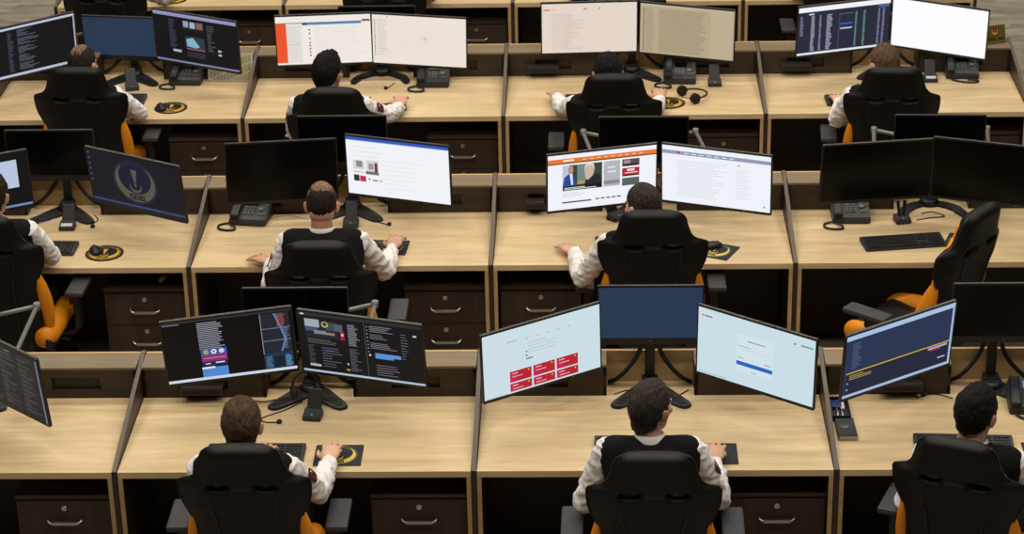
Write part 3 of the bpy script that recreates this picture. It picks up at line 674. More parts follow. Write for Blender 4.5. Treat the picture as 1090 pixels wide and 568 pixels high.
def phone(row, k, x, y, rz, label, cord=-1, lit=False):
    cx, y0 = st(row, k); root = empty('desk_phone', (cx+x, y0+y, Z0+.001), R(rz), label, 'telephone', 'black desk phones')
    # wedge body .21 wide .20 deep, rising to the back
    bm = bmesh.new(); t = bmesh.new(); bmesh.ops.create_cube(t, size=1)
    for v in t.verts:
        yy = v.co.y*.19; top = .035+(.055 if v.co.y > 0 else 0)
        v.co = Vector((v.co.x*.205, yy, top if v.co.z > 0 else 0))
    bmesh.ops.bevel(t, geom=t.edges[:], offset=.006, segments=2, affect='EDGES'); join(bm, t); finish(bm, 'body', GREY_PL, root)
    tl = Matrix.Translation((0, 0, .0625)) @ Matrix.Rotation(math.atan2(.055, .19), 4, 'X')
    bm = bmesh.new(); box(bm, (-.072, 0, .020), (.046, .185, .022), .009); box(bm, (-.072, .072, .014), (.05, .045, .03), .009); box(bm, (-.072, -.072, .014), (.05, .045, .03), .009)
    for v in bm.verts: v.co = tl @ v.co
    hs = finish(bm, 'handset', BLACK_PL, root)
    bm = bmesh.new(); box(bm, (.005, .055, .004), (.075, .045, .004), .001)
    for v in bm.verts: v.co = tl @ v.co
    finish(bm, 'display', pm('phone_display_lit', '4a6fc0', .3) if lit else SCREEN_OFF, root)
    if lit:
        MATS['phone_display_lit'].node_tree.nodes['Principled BSDF'].inputs['Emission Color'].default_value = (.08, .16, .5, 1)
        MATS['phone_display_lit'].node_tree.nodes['Principled BSDF'].inputs['Emission Strength'].default_value = 1.0
    bm = bmesh.new()
    for i in range(4):
        for j in range(3): box(bm, (-.022+j*.020, .012-i*.0185, .004), (.013, .010, .004), .001)
    for i in range(5): box(bm, (.082, .07-i*.016, .004), (.014, .007, .003), .001)
    cyl(bm, (.06, 0, .004), .014, .004, 16); cyl(bm, (.06, -.045, .004), .006, .004, 10); cyl(bm, (.08, -.045, .004), .006, .004, 10)
    for v in bm.verts: v.co = tl @ v.co
    finish(bm, 'keypad', pm('phone_button', '6c6c6e', .5), root)
    if cord:
        path = [(-.075, -.093, .014), (-.115, -.085, .008), (-.150, -.11, .007), (-.145, -.155, .007), (-.10, -.175, .007), (-.055, -.165, .007), (-.06, -.135, .013), (-.09, -.115, .014)]
        if cord > 0: path = [(-.075, -.093, .014), (-.06, -.125, .008), (-.01, -.155, .007), (.06, -.165, .007), (.095, -.145, .007), (.08, -.12, .007), (.03, -.115, .007)]
        path = catmull(path, 10)
        bm = bmesh.new(); tube(bm, path, .0062, 8)
        finish(bm, 'cord', CORD, root)
    return root
def dock(row, k, x, y, rz, label, prongs=False, silver=False):
    cx, y0 = st(row, k); root = empty('headset_dock', (cx+x, y0+y, Z0+.001), R(rz), label, 'headset dock', 'black headset docks')
    bm = bmesh.new(); t = bmesh.new(); bmesh.ops.create_cube(t, size=1)
    for v in t.verts:
        top = .022 if v.co.y < 0 else .040
        v.co = Vector((v.co.x*.085, v.co.y*.07, top if v.co.z > 0 else 0))
    bmesh.ops.bevel(t, geom=t.edges[:], offset=.004, segments=2, affect='EDGES'); join(bm, t); finish(bm, 'base', GREY_PL, root)
    bm = bmesh.new()
    if prongs:
        for s in (-1, 1): box(bm, (s*.016, .02, .075), (.016, .022, .085), .006, rot=(R(-8), R(s*6), 0))
    else:
        box(bm, (0, .055, .065), (.068, .022, .11), .006, rot=(R(-32), 0, 0))
    finish(bm, 'cradle', BLACK_PL, root)
    bm = bmesh.new()
    if silver: box(bm, (0, -.018, .030), (.062, .026, .006), .002, rot=(R(14), 0, 0)); finish(bm, 'status_panel', pm('pale_silver', 'c4c6c8', .35), root)
    else: box(bm, (0, -.02, .0275), (.006, .006, .003), .001, rot=(R(14), 0, 0)); finish(bm, 'indicator', pm('white_mark', 'c8c8c8', .5), root)
    return root
def lead(name, row, k, pts, label, r=.0028, mat=CORD, bead=None, cat='cable', group=None):
    cx, y0 = st(row, k)
    o = Vector((cx+pts[0][0], y0+pts[0][1], Z0))
    root = empty(name, o, 0, label, cat, group)
    P = [(p[0]-pts[0][0], p[1]-pts[0][1], p[2]) for p in pts]
    bm = bmesh.new(); tube(bm, catmull(P, 8), r, 6); finish(bm, 'wire', mat, root)
    if bead:
        e = P[-1]; bm = bmesh.new(); ell(bm, (e[0], e[1], e[2]+.005), (.013, .015, .010), u=12, v=8); finish(bm, 'button_end' if bead == 'b' else 'plug', RUBBER if mat is CORD else mat, root, smooth=True)
    return root

# keyboards
keyboard(0, -1, -.185, .148, 0, 'black keyboard in front of the brown-haired man, front row left')
keyboard(0, 0, -.045, .205, 0, 'black keyboard in front of the man with a white collar, front row middle')
keyboard(0, 1, -.215, .205, -3, 'black keyboard in front of the dark-haired man, front row right', )
keyboard(1, -2, -.06, .235, -2, 'black keyboard at the desk with the crescent emblem screen, second row')
keyboard(1, -1, -.03, .21, 0, 'black keyboard mostly hidden behind the bald-crowned man')
keyboard(1, 0, -.03, .24, 0, 'black keyboard mostly hidden behind the man at the news page')
keyboard(1, 1, -.21, .24, 8, 'black keyboard in full view on the empty desk of the second row')
keyboard(2, -2, -.07, .32, 0, 'black keyboard beside the man with cropped hair, third row left')
keyboard(2, -1, -.25, .22, 0, 'black keyboard behind the chair of the man at the cream screens')
keyboard(2, 0, -.22, .24, 0, 'black keyboard behind the chair at the beige screens, third row')
keyboard(2, 1, -.20, .20, 2, 'black keyboard under the left hand of the man at the white screen')
# mouse pads and mice
pad(0, -1, .187, .145, 0, 'rectangular dark mouse pad with gold crescent under the hand of the brown-haired man')
pad(0, 0, .265, .145, 0, 'dark mouse pad under the hand of the man with white collar, front row', scale=.06)
pad(0, 1, .15, .14, 0, 'dark mouse pad cut by the right photo edge, front row')
pad(1, -2, .32, .185, 0, 'round black and gold mouse pad on the desk with the crescent screen', .205, roundy=True, scale=.088)
pad(1, -1, .24, .235, -4, 'dark mouse pad under the hand of the bald-crowned man', .215, .19)
pad(1, 0, .385, .168, -26, 'tilted dark mouse pad with gold crescent beside the man at the news page', .215, .19)
pad(1, 1, .12, .26, -20, 'dark mouse pad half hidden by the empty chair', .2, .18)
pad(2, -2, .33, .19, 0, 'round black and gold mouse pad near the desk phone, third row left', .205, roundy=True, scale=.088)
pad(2, -1, .10, .14, 0, 'round black and gold mouse pad under the hand at the cream screens', .205, roundy=True, scale=.088)
pad(2, 0, .215, .20, 0, 'round black and gold mouse pad beside the headset, third row', .205, roundy=True, scale=.088)
pad(3, -2, .0, .15, 0, 'round black and gold mouse pad at the top edge of the photo, back row', .205, roundy=True, scale=.088)
mouse(0, -1, .165, .145, 0, 'black mouse under the right hand of the brown-haired man')
mouse(0, 0, .275, .145, -5, 'black mouse under the right hand of the man with white collar')
mouse(1, -2, .27, .19, 20, 'black mouse resting on the round pad by the crescent screen')
mouse(1, -1, .285, .235, -5, 'black mouse under the right hand of the bald-crowned man')
mouse(1, 0, .375, .20, -70, 'black mouse lying on the tilted pad at the news page desk')
mouse(2, -2, .275, .165, 20, 'black mouse resting on the round pad near the desk phone, third row')
mouse(2, -1, .165, .15, -10, 'black mouse under the right hand at the cream screens')
mouse(2, 0, .16, .22, 0, 'black mouse under the right hand at the beige screens')
# phones
phone(0, 1, .145, .59, -4, 'large black desk phone with lit blue display at the right photo edge', cord=1, lit=True)
phone(1, -1, -.545, .63, -8, 'black desk phone beside the hand of the bald-crowned man')
phone(1, 1, -.455, .60, 0, 'black desk phone on the empty desk, second row right')
phone(2, -2, .36, .68, -3, 'black desk phone below the lilac-barred screen, third row left')
phone(2, -1, .34, .60, 0, 'black desk phone below the cream screens')
phone(2, 0, .30, .62, -3, 'black desk phone below the tan list screen, beside the headset')
phone(2, 1, .48, .67, -4, 'black desk phone below the blank white screen', cord=1)
# docks
dock(0, -1, .035, .50, -8, 'black headset dock at the foot of the stand, front row left')
dock(1, -2, .055, .52, 0, 'black headset dock with a silver panel, left of the crescent screen', silver=True)
dock(1, -1, .015, .53, 0, 'black headset dock beside the head of the bald-crowned man')
dock(1, 0, -.13, .60, 40, 'black headset dock left of the head of the man at the news page')
dock(1, 1, -.18, .53, 12, 'black headset dock with two upright prongs on the empty desk', prongs=True)
dock(2, -2, .03, .53, 15, 'small black headset dock at the stand foot, third row left')
dock(2, 0, .515, .51, 0, 'black headset dock right of the phone, third row middle')
dock(2, 1, .27, .55, 0, 'black headset dock with a silver panel beside the white screen phone', silver=True)
# leads with round ends
G = 'thin black leads on the desks'
lead('button_lead', 0, -1, [(-.03, .66, .005), (-.10, .58, .003), (-.20, .50, .003), (-.18, .46, .003), (-.115, .455, .004)], 'thin black lead with a round end behind the brown-haired man\'s head', bead='b', group=G)
lead('button_lead', 1, -2, [(.17, .70, .005), (.20, .64, .003), (.185, .58, .003), (.19, .535, .004)], 'thin black lead with a round end below the crescent screen', bead='b', group=G)
lead('button_lead', 1, -1, [(.10, .70, .005), (.17, .64, .003), (.16, .58, .003), (.225, .535, .004)], 'thin black lead with a round end below the white shopping screen', bead='b', group=G)
lead('button_lead', 1, 1, [(.12, .64, .005), (.20, .60, .003), (.155, .56, .003), (.145, .51, .004)], 'thin black lead with a round end near the empty chair', bead='b', group=G)
lead('button_lead', 2, -1, [(.09, .60, .005), (.08, .56, .003), (.06, .52, .003), (.045, .495, .004)], 'thin black lead with a round end below the cream screens', bead='b', group=G)
lead('button_lead', 0, 1, [(-.20, .66, .003), (-.26, .70, .003), (-.32, .695, .003), (-.36, .67, .003), (-.33, .69, .006)], 'black plug on a thin lead under the navy timeline screen', bead='p', group=G)
lead('loose_cable', 0, -1, [(-.32, .69, .003), (-.22, .66, .003), (-.16, .68, .003), (-.08, .70, .003)], 'thin black cable on the desk behind the brown-haired man, front row', group=G)
lead('loose_cable', 0, 0, [(-.17, .72, .003), (-.10, .76, .003), (-.05, .72, .003), (-.14, .70, .003)], 'tangled black cable left of the blue screen\'s stand', group=G)
lead('loose_cable', 0, 0, [(.18, .76, .003), (.13, .70, .003), (.09, .64, .003), (.12, .60, .003)], 'thin black cable right of the blue screen\'s stand', group=G)
lead('loose_cable', 1, 1, [(-.06, .64, .003), (0, .66, .003), (.06, .60, .003), (-.02, .58, .003), (-.10, .55, .003)], 'thin black cable looping by the pronged dock', group=G)
lead('white_cable', 1, -1, [(-.42, .66, .003), (-.33, .68, .003), (-.24, .63, .003), (-.12, .65, .003)], 'pale cable running from the phone of the bald-crowned man', mat=CORD_W, r=.003, group='pale cables')
lead('white_cable', 1, -2, [(-.24, .62, .003), (-.15, .70, .003), (-.05, .66, .003), (-.10, .60, .003), (-.19, .58, .003), (-.26, .55, .003)], 'pale cable coiled left of the stand, second row left', mat=CORD_W, r=.003, group='pale cables')
lead('white_cable', 2, -1, [(-.30, .60, .003), (-.10, .66, .003), (.10, .655, .003), (.22, .60, .003)], 'pale cable crossing behind the stand at the cream screens', mat=CORD_W, r=.003, group='pale cables')
# hanging white plug under a desk
def plug():
    x, y = st(1, -2)
    root = empty('hanging_plug', (x+.62, y+.12, .60), 0, 'small white plug lying on the drawer unit under the emblem screen desk', 'plug')
    bm = bmesh.new(); tube(bm, [(0, 0, .016), (.012, .03, .018), (.02, .05, .016)], [.011, .013, .007], 10); finish(bm, 'plug_body', pm('white_plastic', 'cfcabc', .5), root)
    bm = bmesh.new(); tube(bm, catmull([(.02, .05, .016), (.05, .10, .012), (.06, .18, .006)], 5), .003, 6); finish(bm, 'wire', CORD_W, root)
plug()

# mini computers mounted on the storage boxes
def minipc(row, k, x, w=.2, label=''):
    cx, y0 = st(row, k); root = empty('mini_computer', (cx+x, y0+BOXY-.03, Z0+.062), 0, label, 'computer', 'slim black boxes on the storage fronts')
    bm = bmesh.new(); box(bm, (0, 0, 0), (w, .058, .042), .003); finish(bm, 'case', pm('satin_dark_plastic', '2a2826', .35), root)
    bm = bmesh.new(); box(bm, (0, -.0293, -.004), (w-.02, .0012, .02), 0); finish(bm, 'front_grille', RUBBER, root)
minipc(0, -1, -.50, .20, 'slim black computer box under the screen with the pink post')
minipc(0, 1, -.44, .20, 'slim black computer box under the navy timeline screen')
minipc(1, 0, -.58, .11, 'slim black computer box left of the news page screen')
minipc(2, 0, -.565, .20, 'slim black computer box under the beige screen, third row')
minipc(2, 1, -.56, .19, 'slim black computer box under the navy screen with columns')

# headsets
def headset(row, k, x, y, z, rot, label, r=.075):
    cx, y0 = st(row, k); root = empty('headset', (cx+x, y0+y, Z0+z), 0, label, 'headset', 'black headsets'); root.rotation_euler = rot
    bm = bmesh.new(); tube(bm, [(r*math.cos(R(a)), r*1.15*math.sin(R(a)), 0) for a in range(-10, 191, 10)], .006, 8); finish(bm, 'headband', CORD, root)
    for s in (-1, 1):
        bm = bmesh.new(); cyl(bm, (s*r*.95, -.022, .0), .032, .026, 20, rot=(0, R(90), 0)); bmesh.ops.bevel(bm, geom=[e for e in bm.edges if e.calc_face_angle(0) > 1], offset=.006, segments=2, affect='EDGES'); finish(bm, 'ear_cushion', RUBBER, root)
    bm = bmesh.new(); tube(bm, catmull([(r, -.03, 0), (r*.95, -.07, .01), (r*.6, -.10, .015)], 5), [.003]*10+[.007], 6); finish(bm, 'boom_microphone', CORD, root)
headset(2, 0, .36, .27, .034, (R(0), 0, R(-62)), 'black headset lying on the desk right of the hand, third row middle', .085)
headset(0, -1, -.005, .60, .115, (R(70), 0, R(20)), 'black headset hanging on the dock, front row left', .06)

# notebook and tray by the divider (front row right)
def books():
    cx, y0 = st(0, 1)
    root = empty('notebook', (cx-.725, y0+.35, Z0+.001), R(1), 'black notebook with a small silver crest and a pen on it, beside the divider', 'notebook')
    bm = bmesh.new(); box(bm, (0, 0, .012), (.085, .17, .022), .002); finish(bm, 'cover', pm('black_cover', '131316', .5), root)
    bm = bmesh.new(); box(bm, (.002, -.0015, .012), (.084, .170, .016), 0); finish(bm, 'pages', pm('paper_edge', 'a9a498', .8), root)
    it = [([(p[0]*.018, p[1]*.018) for p in pts], c) for pts, c in emblem('8d8d90', '222222', '6d6d70', False)]
    graphic('crest', it, Matrix.Translation((-.005, .01, .0232)), INK, root, lift=.000004)
    root = empty('pen_tray', (cx-.735, y0+.535, Z0+.001), 0, 'dark tray holding blue and white stationery beside the divider', 'pen tray')
    bm = bmesh.new(); box(bm, (0, 0, .005), (.085, .19, .008), .002)
    for s in (-1, 1): box(bm, (s*.041, 0, .016), (.004, .19, .03), .001); box(bm, (0, s*.093, .016), (.085, .004, .03), .001)
    finish(bm, 'tray', BLACK_PL, root)
    for i, (px, py, sx, sy, c) in enumerate(((-.012, .045, .05, .07, '20306e'), (.014, .03, .018, .07, 'c8c6cc'), )):
        bm = bmesh.new(); box(bm, (cx-.735+px, y0+.535+py, Z0+.017), (sx, sy, .012), .002)
        tag(finish(bm, 'stationery_packet', pm('packet_%d' % i, c, .5)), ['blue packet lying in the dark tray', 'white and grey marker lying in the dark tray'][i], 'stationery')
    for i in range(2):
        bm = bmesh.new(); tube(bm, [(cx-.75+.022*i, y0+.455, Z0+.018), (cx-.748+.022*i, y0+.54, Z0+.018)], .005, 8)
        tag(finish(bm, 'pen', pm('pen_silver', 'b9b9bd', .3, .8)), ['left silver pen in the dark tray', 'right silver pen in the dark tray'][i], 'pen', 'silver pens')
books()

# paper chart leaning against the storage box (third row left)
def paper():
    cx, y0 = st(2, -2)
    root = empty('paper_chart', (cx+.64, y0+.66, Z0+.002), R(-3), 'printed chart with a yellow column leaning on the storage box, third row left', 'paper')
    M = Matrix.Rotation(R(78), 4, 'X')
    bm = bmesh.new(); box(bm, (0, .09, 0), (.29, .18, .003), 0)
    for v in bm.verts: v.co = M @ v.co
    finish(bm, 'sheet', pm('paper_sheet', 'cbc5b0', .8), root)
    it = []
    for c in range(12):
        col = 'a8a238' if 8 <= c <= 10 else '8d8a80'
        for r in range(16):
            if (c*7+r*5) % 6: it.append(rect(-.135+c*.0225, .012+r*.0098, -.135+c*.0225+.019, .012+r*.0098+.006, col))
    graphic('printed_table', it, M @ Matrix.Translation((0, 0, .0016)), INK, root, lift=.000002)
    return root
paper()

# little brass nameplate on the storage box at the right end of the third row
def sign():
    cx, y0 = st(2, 1)
    root = empty('desk_sign', (cx+.705, y0+.80, Z0+.161), R(17), 'small brass coloured sign with a red and gold crescent on the storage box', 'sign')
    M = Matrix.Rotation(R(72), 4, 'X')
    bm = bmesh.new(); box(bm, (0, .055, 0), (.145, .115, .006), .001)
    for v in bm.verts: v.co = M @ v.co
    finish(bm, 'plate', pm('old_brass', '6b5a24', .45, .3), root)
    bm = bmesh.new(); box(bm, (0, .012, .004), (.15, .05, .008), .002); finish(bm, 'stand_base', pm('old_brass', '6b5a24'), root)
    it = [([(.024*math.cos(R(a)), .074+.024*math.sin(R(a))) for a in range(0, 360, 20)], '6a1c1c')]
    it += [([(p[0]*.022, .074+p[1]*.022) for p in pts], c) for pts, c in emblem('c8a850', '6a1c1c', '7a3030', False)]
    for i in range(8):
        if i != 4: it.append(rect(-.052+i*.0135, .018, -.052+i*.0135+.010, .034, '2c240c'))
    graphic('printed_crest', it, M @ Matrix.Translation((0, 0, .0031)), INK, root, lift=.000004)
sign()

# ------------------------------------------------------------------ gaming style office chairs
def interp(tab, x):
    if x <= tab[0][0]: return tab[0][1]
    for (a, b), (c, d) in zip(tab, tab[1:]):
        if x <= c: return b+(d-b)*(x-a)/(c-a)
    return tab[-1][1]
HW = [(.46, .20), (.55, .215), (.70, .224), (.82, .228), (.87, .240), (.90, .254), (.94, .272), (.98, .278), (1.035, .279), (1.052, .272), (1.064, .245), (1.078, .212), (1.11, .190), (1.15, .176), (1.20, .165), (1.225, .152), (1.242, .13), (1.25, .10)]
def back_y(z): return -.19 - max(0, z-.46)*.20
def build_chair():
    root = empty('office_chair', (0, 0, 0), 0, 'c', 'chair', 'black and orange gaming chairs')
    # backrest shell with two harness slots
    zs = [.46, .50, .56, .62, .68, .74, .80, .84, .87, .90, .93, .96, .99, 1.015, 1.035, 1.052, 1.062, 1.075, 1.09, 1.11, 1.14, 1.17, 1.20, 1.222, 1.238, 1.25]
    us = [-1, -.94, -.80, -.66, -.50, -.36, -.24, -.08, .08, .24, .36, .50, .66, .80, .94, 1]
    bm = bmesh.new(); B, Fr = {}, {}
    for j, z in enumerate(zs):
        hw = interp(HW, z)
        for i, u in enumerate(us):
            x = u*hw; ax = abs(x)
            wing = .042*max(0, (ax-.12)/.16)**1.6
            edge = 1-abs(u)**6; top = min(1, (1.255-z)/.03)**.5 if z > 1.225 else 1
            t = (.052 if z > .9 else .045)*max(edge, .18)*max(top, .25)
            seam = -.006 if (abs(abs(u)-.50) < .01 and z < 1.03) else 0
            yc = back_y(z)+wing
            B[j, i] = bm.verts.new((x, yc-t-seam, z)); Fr[j, i] = bm.verts.new((x, yc+t, z))
    SL = {(j, i) for j in (14, 15) for i in (4, 5)} | {(j, i) for j in (14, 15) for i in (9, 10)}
    nj, ni = len(zs), len(us)
    for j in range(nj-1):
        for i in range(ni-1):
            if (j, i) in SL: continue
            f = bm.faces.new((B[j, i], B[j, i+1], B[j+1, i+1], B[j+1, i])); f.smooth = True
            f = bm.faces.new((Fr[j, i], Fr[j+1, i], Fr[j+1, i+1], Fr[j, i+1])); f.smooth = True
    for (j, i) in SL:
        for (a, b, nb) in (((j, i), (j, i+1), (j-1, i)), ((j+1, i), (j+1, i+1), (j+1, i)), ((j, i), (j+1, i), (j, i-1)), ((j, i+1), (j+1, i+1), (j, i+1))):
            if nb not in SL: bm.faces.new((B[a], B[b], Fr[b], Fr[a]))
    for i in range(ni-1):
        for j in (0, nj-1): bm.faces.new((B[j, i], B[j, i+1], Fr[j, i+1], Fr[j, i]))
    for j in range(nj-1):
        for i in (0, ni-1): bm.faces.new((B[j, i], B[j+1, i], Fr[j+1, i], Fr[j, i]))
    bmesh.ops.recalc_face_normals(bm, faces=bm.faces)
    br = finish(bm, 'backrest', LEATHER, root, smooth=True)
    md = br.modifiers.new('smooth', 'SUBSURF'); md.levels = 1; md.render_levels = 1
    # stitched piping, child of the back
    bm = bmesh.new()
    tube(bm, [(interp(HW, z)*1.0, back_y(z)+.042*max(0, (interp(HW, z)-.12)/.16)**1.6-.006, z) for z in zs[:-1]], .0032, 6)
    tube(bm, [(-interp(HW, z)*1.0, back_y(z)+.042*max(0, (interp(HW, z)-.12)/.16)**1.6-.006, z) for z in zs[:-1]], .0032, 6)
    for s in (-1, 1): tube(bm, [(s*.5*interp(HW, z), back_y(z)-.046, z) for z in zs[1:14]], .0028, 6)
    finish(bm, 'piping', pm('grey_black_piping', '1d1d1f', .5), br)
    bm = bmesh.new(); box(bm, (0, back_y(1.04)-.054, 1.045), (.075, .004, .018), .001); finish(bm, 'stitched_badge', pm('badge_cloth', '1c1b1c', .6), br)
    # orange bolsters of the back, below the wings
    for s in (-1, 1):
        bm = bmesh.new(); pts = [(s*.225, -.155, .47), (s*.236, -.165, .56), (s*.238, -.180, .66), (s*.234, -.20, .76), (s*.228, -.215, .84), (s*.225, -.225, .90)]
        tube(bm, catmull(pts, 4), [.014+.020*math.sin(math.pi*min(1, i/18)) for i in range(len(catmull(pts, 4)))], 12)
        for v in bm.verts: v.co.y = v.co.y+(v.co.y+.19)*.5
        finish(bm, 'back_bolster', ORANGE, root, smooth=True)
        # front pad strip along the wings (seen when the chair is turned)
        bm = bmesh.new()
        pts = [(s*(min(interp(HW, z), .235)-.050), back_y(z)+.030, z) for z in (.92, .98, 1.03, 1.07, 1.11, 1.15, 1.18)]
        tube(bm, catmull(pts, 3), .022, 10); finish(bm, 'wing_lining', ORANGE, root, smooth=True)
    # seat
    bm = bmesh.new(); t = bmesh.new(); bmesh.ops.create_cube(t, size=1); bmesh.ops.subdivide_edges(t, edges=t.edges[:], cuts=6, use_grid_fill=True)
    for v in t.verts:
        x, y, z = v.co
        v.co = Vector((x*.36, y*.50+.02, .455+z*.09 + (.012 if z > 0 and abs(y) > .3 else 0)))
    bmesh.ops.bevel(t, geom=[e for e in t.edges if e.calc_face_angle(0) > 1], offset=.018, segments=3, affect='EDGES'); join(bm, t)
    finish(bm, 'seat', LEATHER2, root, smooth=True)
    for s in (-1, 1):
        bm = bmesh.new(); pts = [(s*.215, -.23, .50), (s*.225, -.10, .485), (s*.225, .08, .485), (s*.215, .22, .475), (s*.18, .285, .455)]
        tube(bm, catmull(pts, 4), [.046, .05, .052, .052, .052, .052, .052, .052, .052, .052, .052, .05, .05, .048, .045, .04, .03], 14)
        for v in bm.verts: v.co.z = .475+(v.co.z-.475)*1.15
        finish(bm, 'seat_bolster', ORANGE, root, smooth=True)
        # arm rest
        bm = bmesh.new(); box(bm, (s*.345, .075, .668), (.098, .25, .030), .013)
        finish(bm, 'armrest_pad', PAD_GREY, root, smooth=False)
        bm = bmesh.new(); box(bm, (s*.335, .05, .55), (.035, .07, .21), .008); box(bm, (s*.325, .05, .62), (.045, .09, .07), .008)
        tube(bm, [(s*.335, .05, .45), (s*.30, .05, .41), (s*.12, .03, .40)], .017, 8); finish(bm, 'armrest_post', BLACK_PL, root)
        bm = bmesh.new(); cyl(bm, (s*.245, -.20, .47), .045, .03, 20, rot=(0, R(90), 0)); box(bm, (s*.245, -.12, .44), (.02, .17, .06), .006); finish(bm, 'recliner_joint', BLACK_PL, root)
    bm = bmesh.new(); box(bm, (0, 0, .385), (.22, .28, .045), .01); cyl(bm, (0, 0, .26), .026, .22, 16); cyl(bm, (0, 0, .16), .04, .16, 16)
    tube(bm, [(.1, .02, .385), (.28, .03, .375)], .006, 8); finish(bm, 'gas_lift', BLACK_PL, root)
    for i in range(5):
        a = R(90+72*i); c, s = math.cos(a), math.sin(a)
        bm = bmesh.new(); tube(bm, [(0, 0, .105), (c*.16, s*.16, .095), (c*.31, s*.31, .075)], [.034, .028, .018], 10)
        L = finish(bm, 'base_arm', BLACK_PL, root)
        bm = bmesh.new()
        for q in (-1, 1): cyl(bm, (c*.31-s*.017*q, s*.31+c*.017*q, .029), .029, .018, 18, rot=Matrix.Rotation(a+R(90), 4, 'Z') @ Matrix.Rotation(R(90), 4, 'Y'))
        tube(bm, [(c*.31, s*.31, .03), (c*.31, s*.31, .08)], .010, 8); finish(bm, 'caster', RUBBER, L)
    return root
chair0 = build_chair(); index_kids(chair0)
# (row, k): dx, dy, yaw, label
CHAIRS = {
 (0, -1): (-.125, -.31, 0, 'black gaming chair holding the brown-haired man, front row left'),
 (0, 0): (-.02, -.39, -1, 'black gaming chair of the man with white collar, front row middle'),
 (0, 1): (-.264, -.315, -22, 'black gaming chair turned slightly right, front row at the right'),
 (1, -2): (-.13, -.10, -3, 'black gaming chair cut by the left photo edge, second row'),
 (1, -1): (-.01, -.45, 0, 'black gaming chair behind the bald-crowned man'),
 (1, 0): (.04, -.10, 0, 'black gaming chair of the man at the news page'),
 (1, 1): (-.19, -.22, 50, 'empty black and orange gaming chair turned to the left'),
 (2, -2): (-.10, -.09, 0, 'black gaming chair at the third row\'s left end'),
 (2, -1): (-.145, -.475, 0, 'black gaming chair of the man at the cream screens'),
 (2, 0): (-.13, -.29, 0, 'black gaming chair of the man with lowered head at the beige screens'),
 (2, 1): (-.09, -.22, -4, 'black gaming chair of the man at the white screen'),
 (3, -2): (-.30, -.42, 0, 'black gaming chair at the top left of the photo, back row'),
 (3, -1): (-.03, -.42, 0, 'black gaming chair second from the left in the back row'),
 (3, 0): (-.10, -.42, 0, 'black gaming chair third from the left in the back row'),
 (3, 1): (-.17, -.38, 0, 'black gaming chair at the right of the back row'),
}
first = True
for (row, k), (dx, dy, yw, lab) in CHAIRS.items():
    x, y = st(row, k); loc = (x+dx, y+dy, 0)
    if first: chair0.location = loc; chair0.rotation_euler = (0, 0, R(yw)); chair0['label'] = lab; first = False
    else: copy_tree(chair0, loc, R(yw), label=lab)

# ------------------------------------------------------------------ people
def remesh(bm, name, voxel, smooth_it=2):
    """fuse overlapping closed pieces into one continuous surface"""
    me = bpy.data.meshes.new('tmp'); bmesh.ops.recalc_face_normals(bm, faces=bm.faces); bm.to_mesh(me); bm.free()
    o = bpy.data.objects.new('tmp', me); C.objects.link(o)
    m = o.modifiers.new('r', 'REMESH'); m.mode = 'VOXEL'; m.voxel_size = voxel
    if smooth_it:
        m2 = o.modifiers.new('s', 'SMOOTH'); m2.factor = .5; m2.iterations = smooth_it
    dg = bpy.context.evaluated_depsgraph_get(); dg.update()
    out = bpy.data.meshes.new_from_object(o.evaluated_get(dg)); out.name = name
    bpy.data.objects.remove(o); bpy.data.meshes.remove(me)
    return out
def capsule(bm, a, ra, b, rb, n=14):
    a, b = Vector(a), Vector(b); L = (b-a).length
    if L < 1e-5: return
    d = (b-a)/L; pts, rad = [], []
    for i in range(5):
        t = math.pi/2*(1-i/4); pts.append(a-d*ra*math.sin(t)); rad.append(max(ra*math.cos(t), .0008))
    for i in range(1, 4): pts.append(a+(b-a)*i/4); rad.append(ra+(rb-ra)*i/4)
    for i in range(5):
        t = math.pi/2*i/4; pts.append(b+d*rb*math.sin(t)); rad.append(max(rb*math.cos(t), .0008))
    tube(bm, pts, rad, n)
def loft(bm, rings, right, n=24):
    """rings: (centre, rx, ry, axis up); ellipse spanned by right and the forward normal"""
    R_ = []
    for i, (c, rx, ry) in enumerate(rings):
        p0 = rings[max(i-1, 0)][0]; p1 = rings[min(i+1, len(rings)-1)][0]; up = (p1-p0).normalized(); fw = up.cross(right).normalized()
        ring = []
        for k in range(n):
            a = 2*math.pi*k/n; ca, sa = math.cos(a), math.sin(a)
            sx = math.copysign(abs(ca)**.8, ca); sy = math.copysign(abs(sa)**.9, sa)
            ring.append(bm.verts.new(c+right*(rx*sx)+fw*(ry*sy)))
        R_.append(ring)
    for a, b in zip(R_, R_[1:]):
        for k in range(n): bm.faces.new((a[k], a[(k+1) % n], b[(k+1) % n], b[k]))
    bm.faces.new(R_[0][::-1]); bm.faces.new(R_[-1])
def smooth_rings(ctrl, n=14):
    P = catmull([c[0] for c in ctrl], n); out = []
    m = len(P)-1
    for i, p in enumerate(P):
        t = i/m*(len(ctrl)-1); j = min(int(t), len(ctrl)-2); f = t-j; f = f*f*(3-2*f)
        out.append((p, ctrl[j][1]*(1-f)+ctrl[j+1][1]*f, ctrl[j][2]*(1-f)+ctrl[j+1][2]*f))
    return out
def ik(S, Wt, l1, l2, pole):
    d = Wt-S; L = d.length; L2 = min(L, (l1+l2)*.985)
    if L > L2: Wt = S+d.normalized()*L2; d = Wt-S
    L = L2; a = (l1*l1-l2*l2+L*L)/(2*L); h = math.sqrt(max(l1*l1-a*a, 0))
    dn = d.normalized(); p = (pole-dn*pole.dot(dn)).normalized()
    return S+dn*a+p*h, Wt
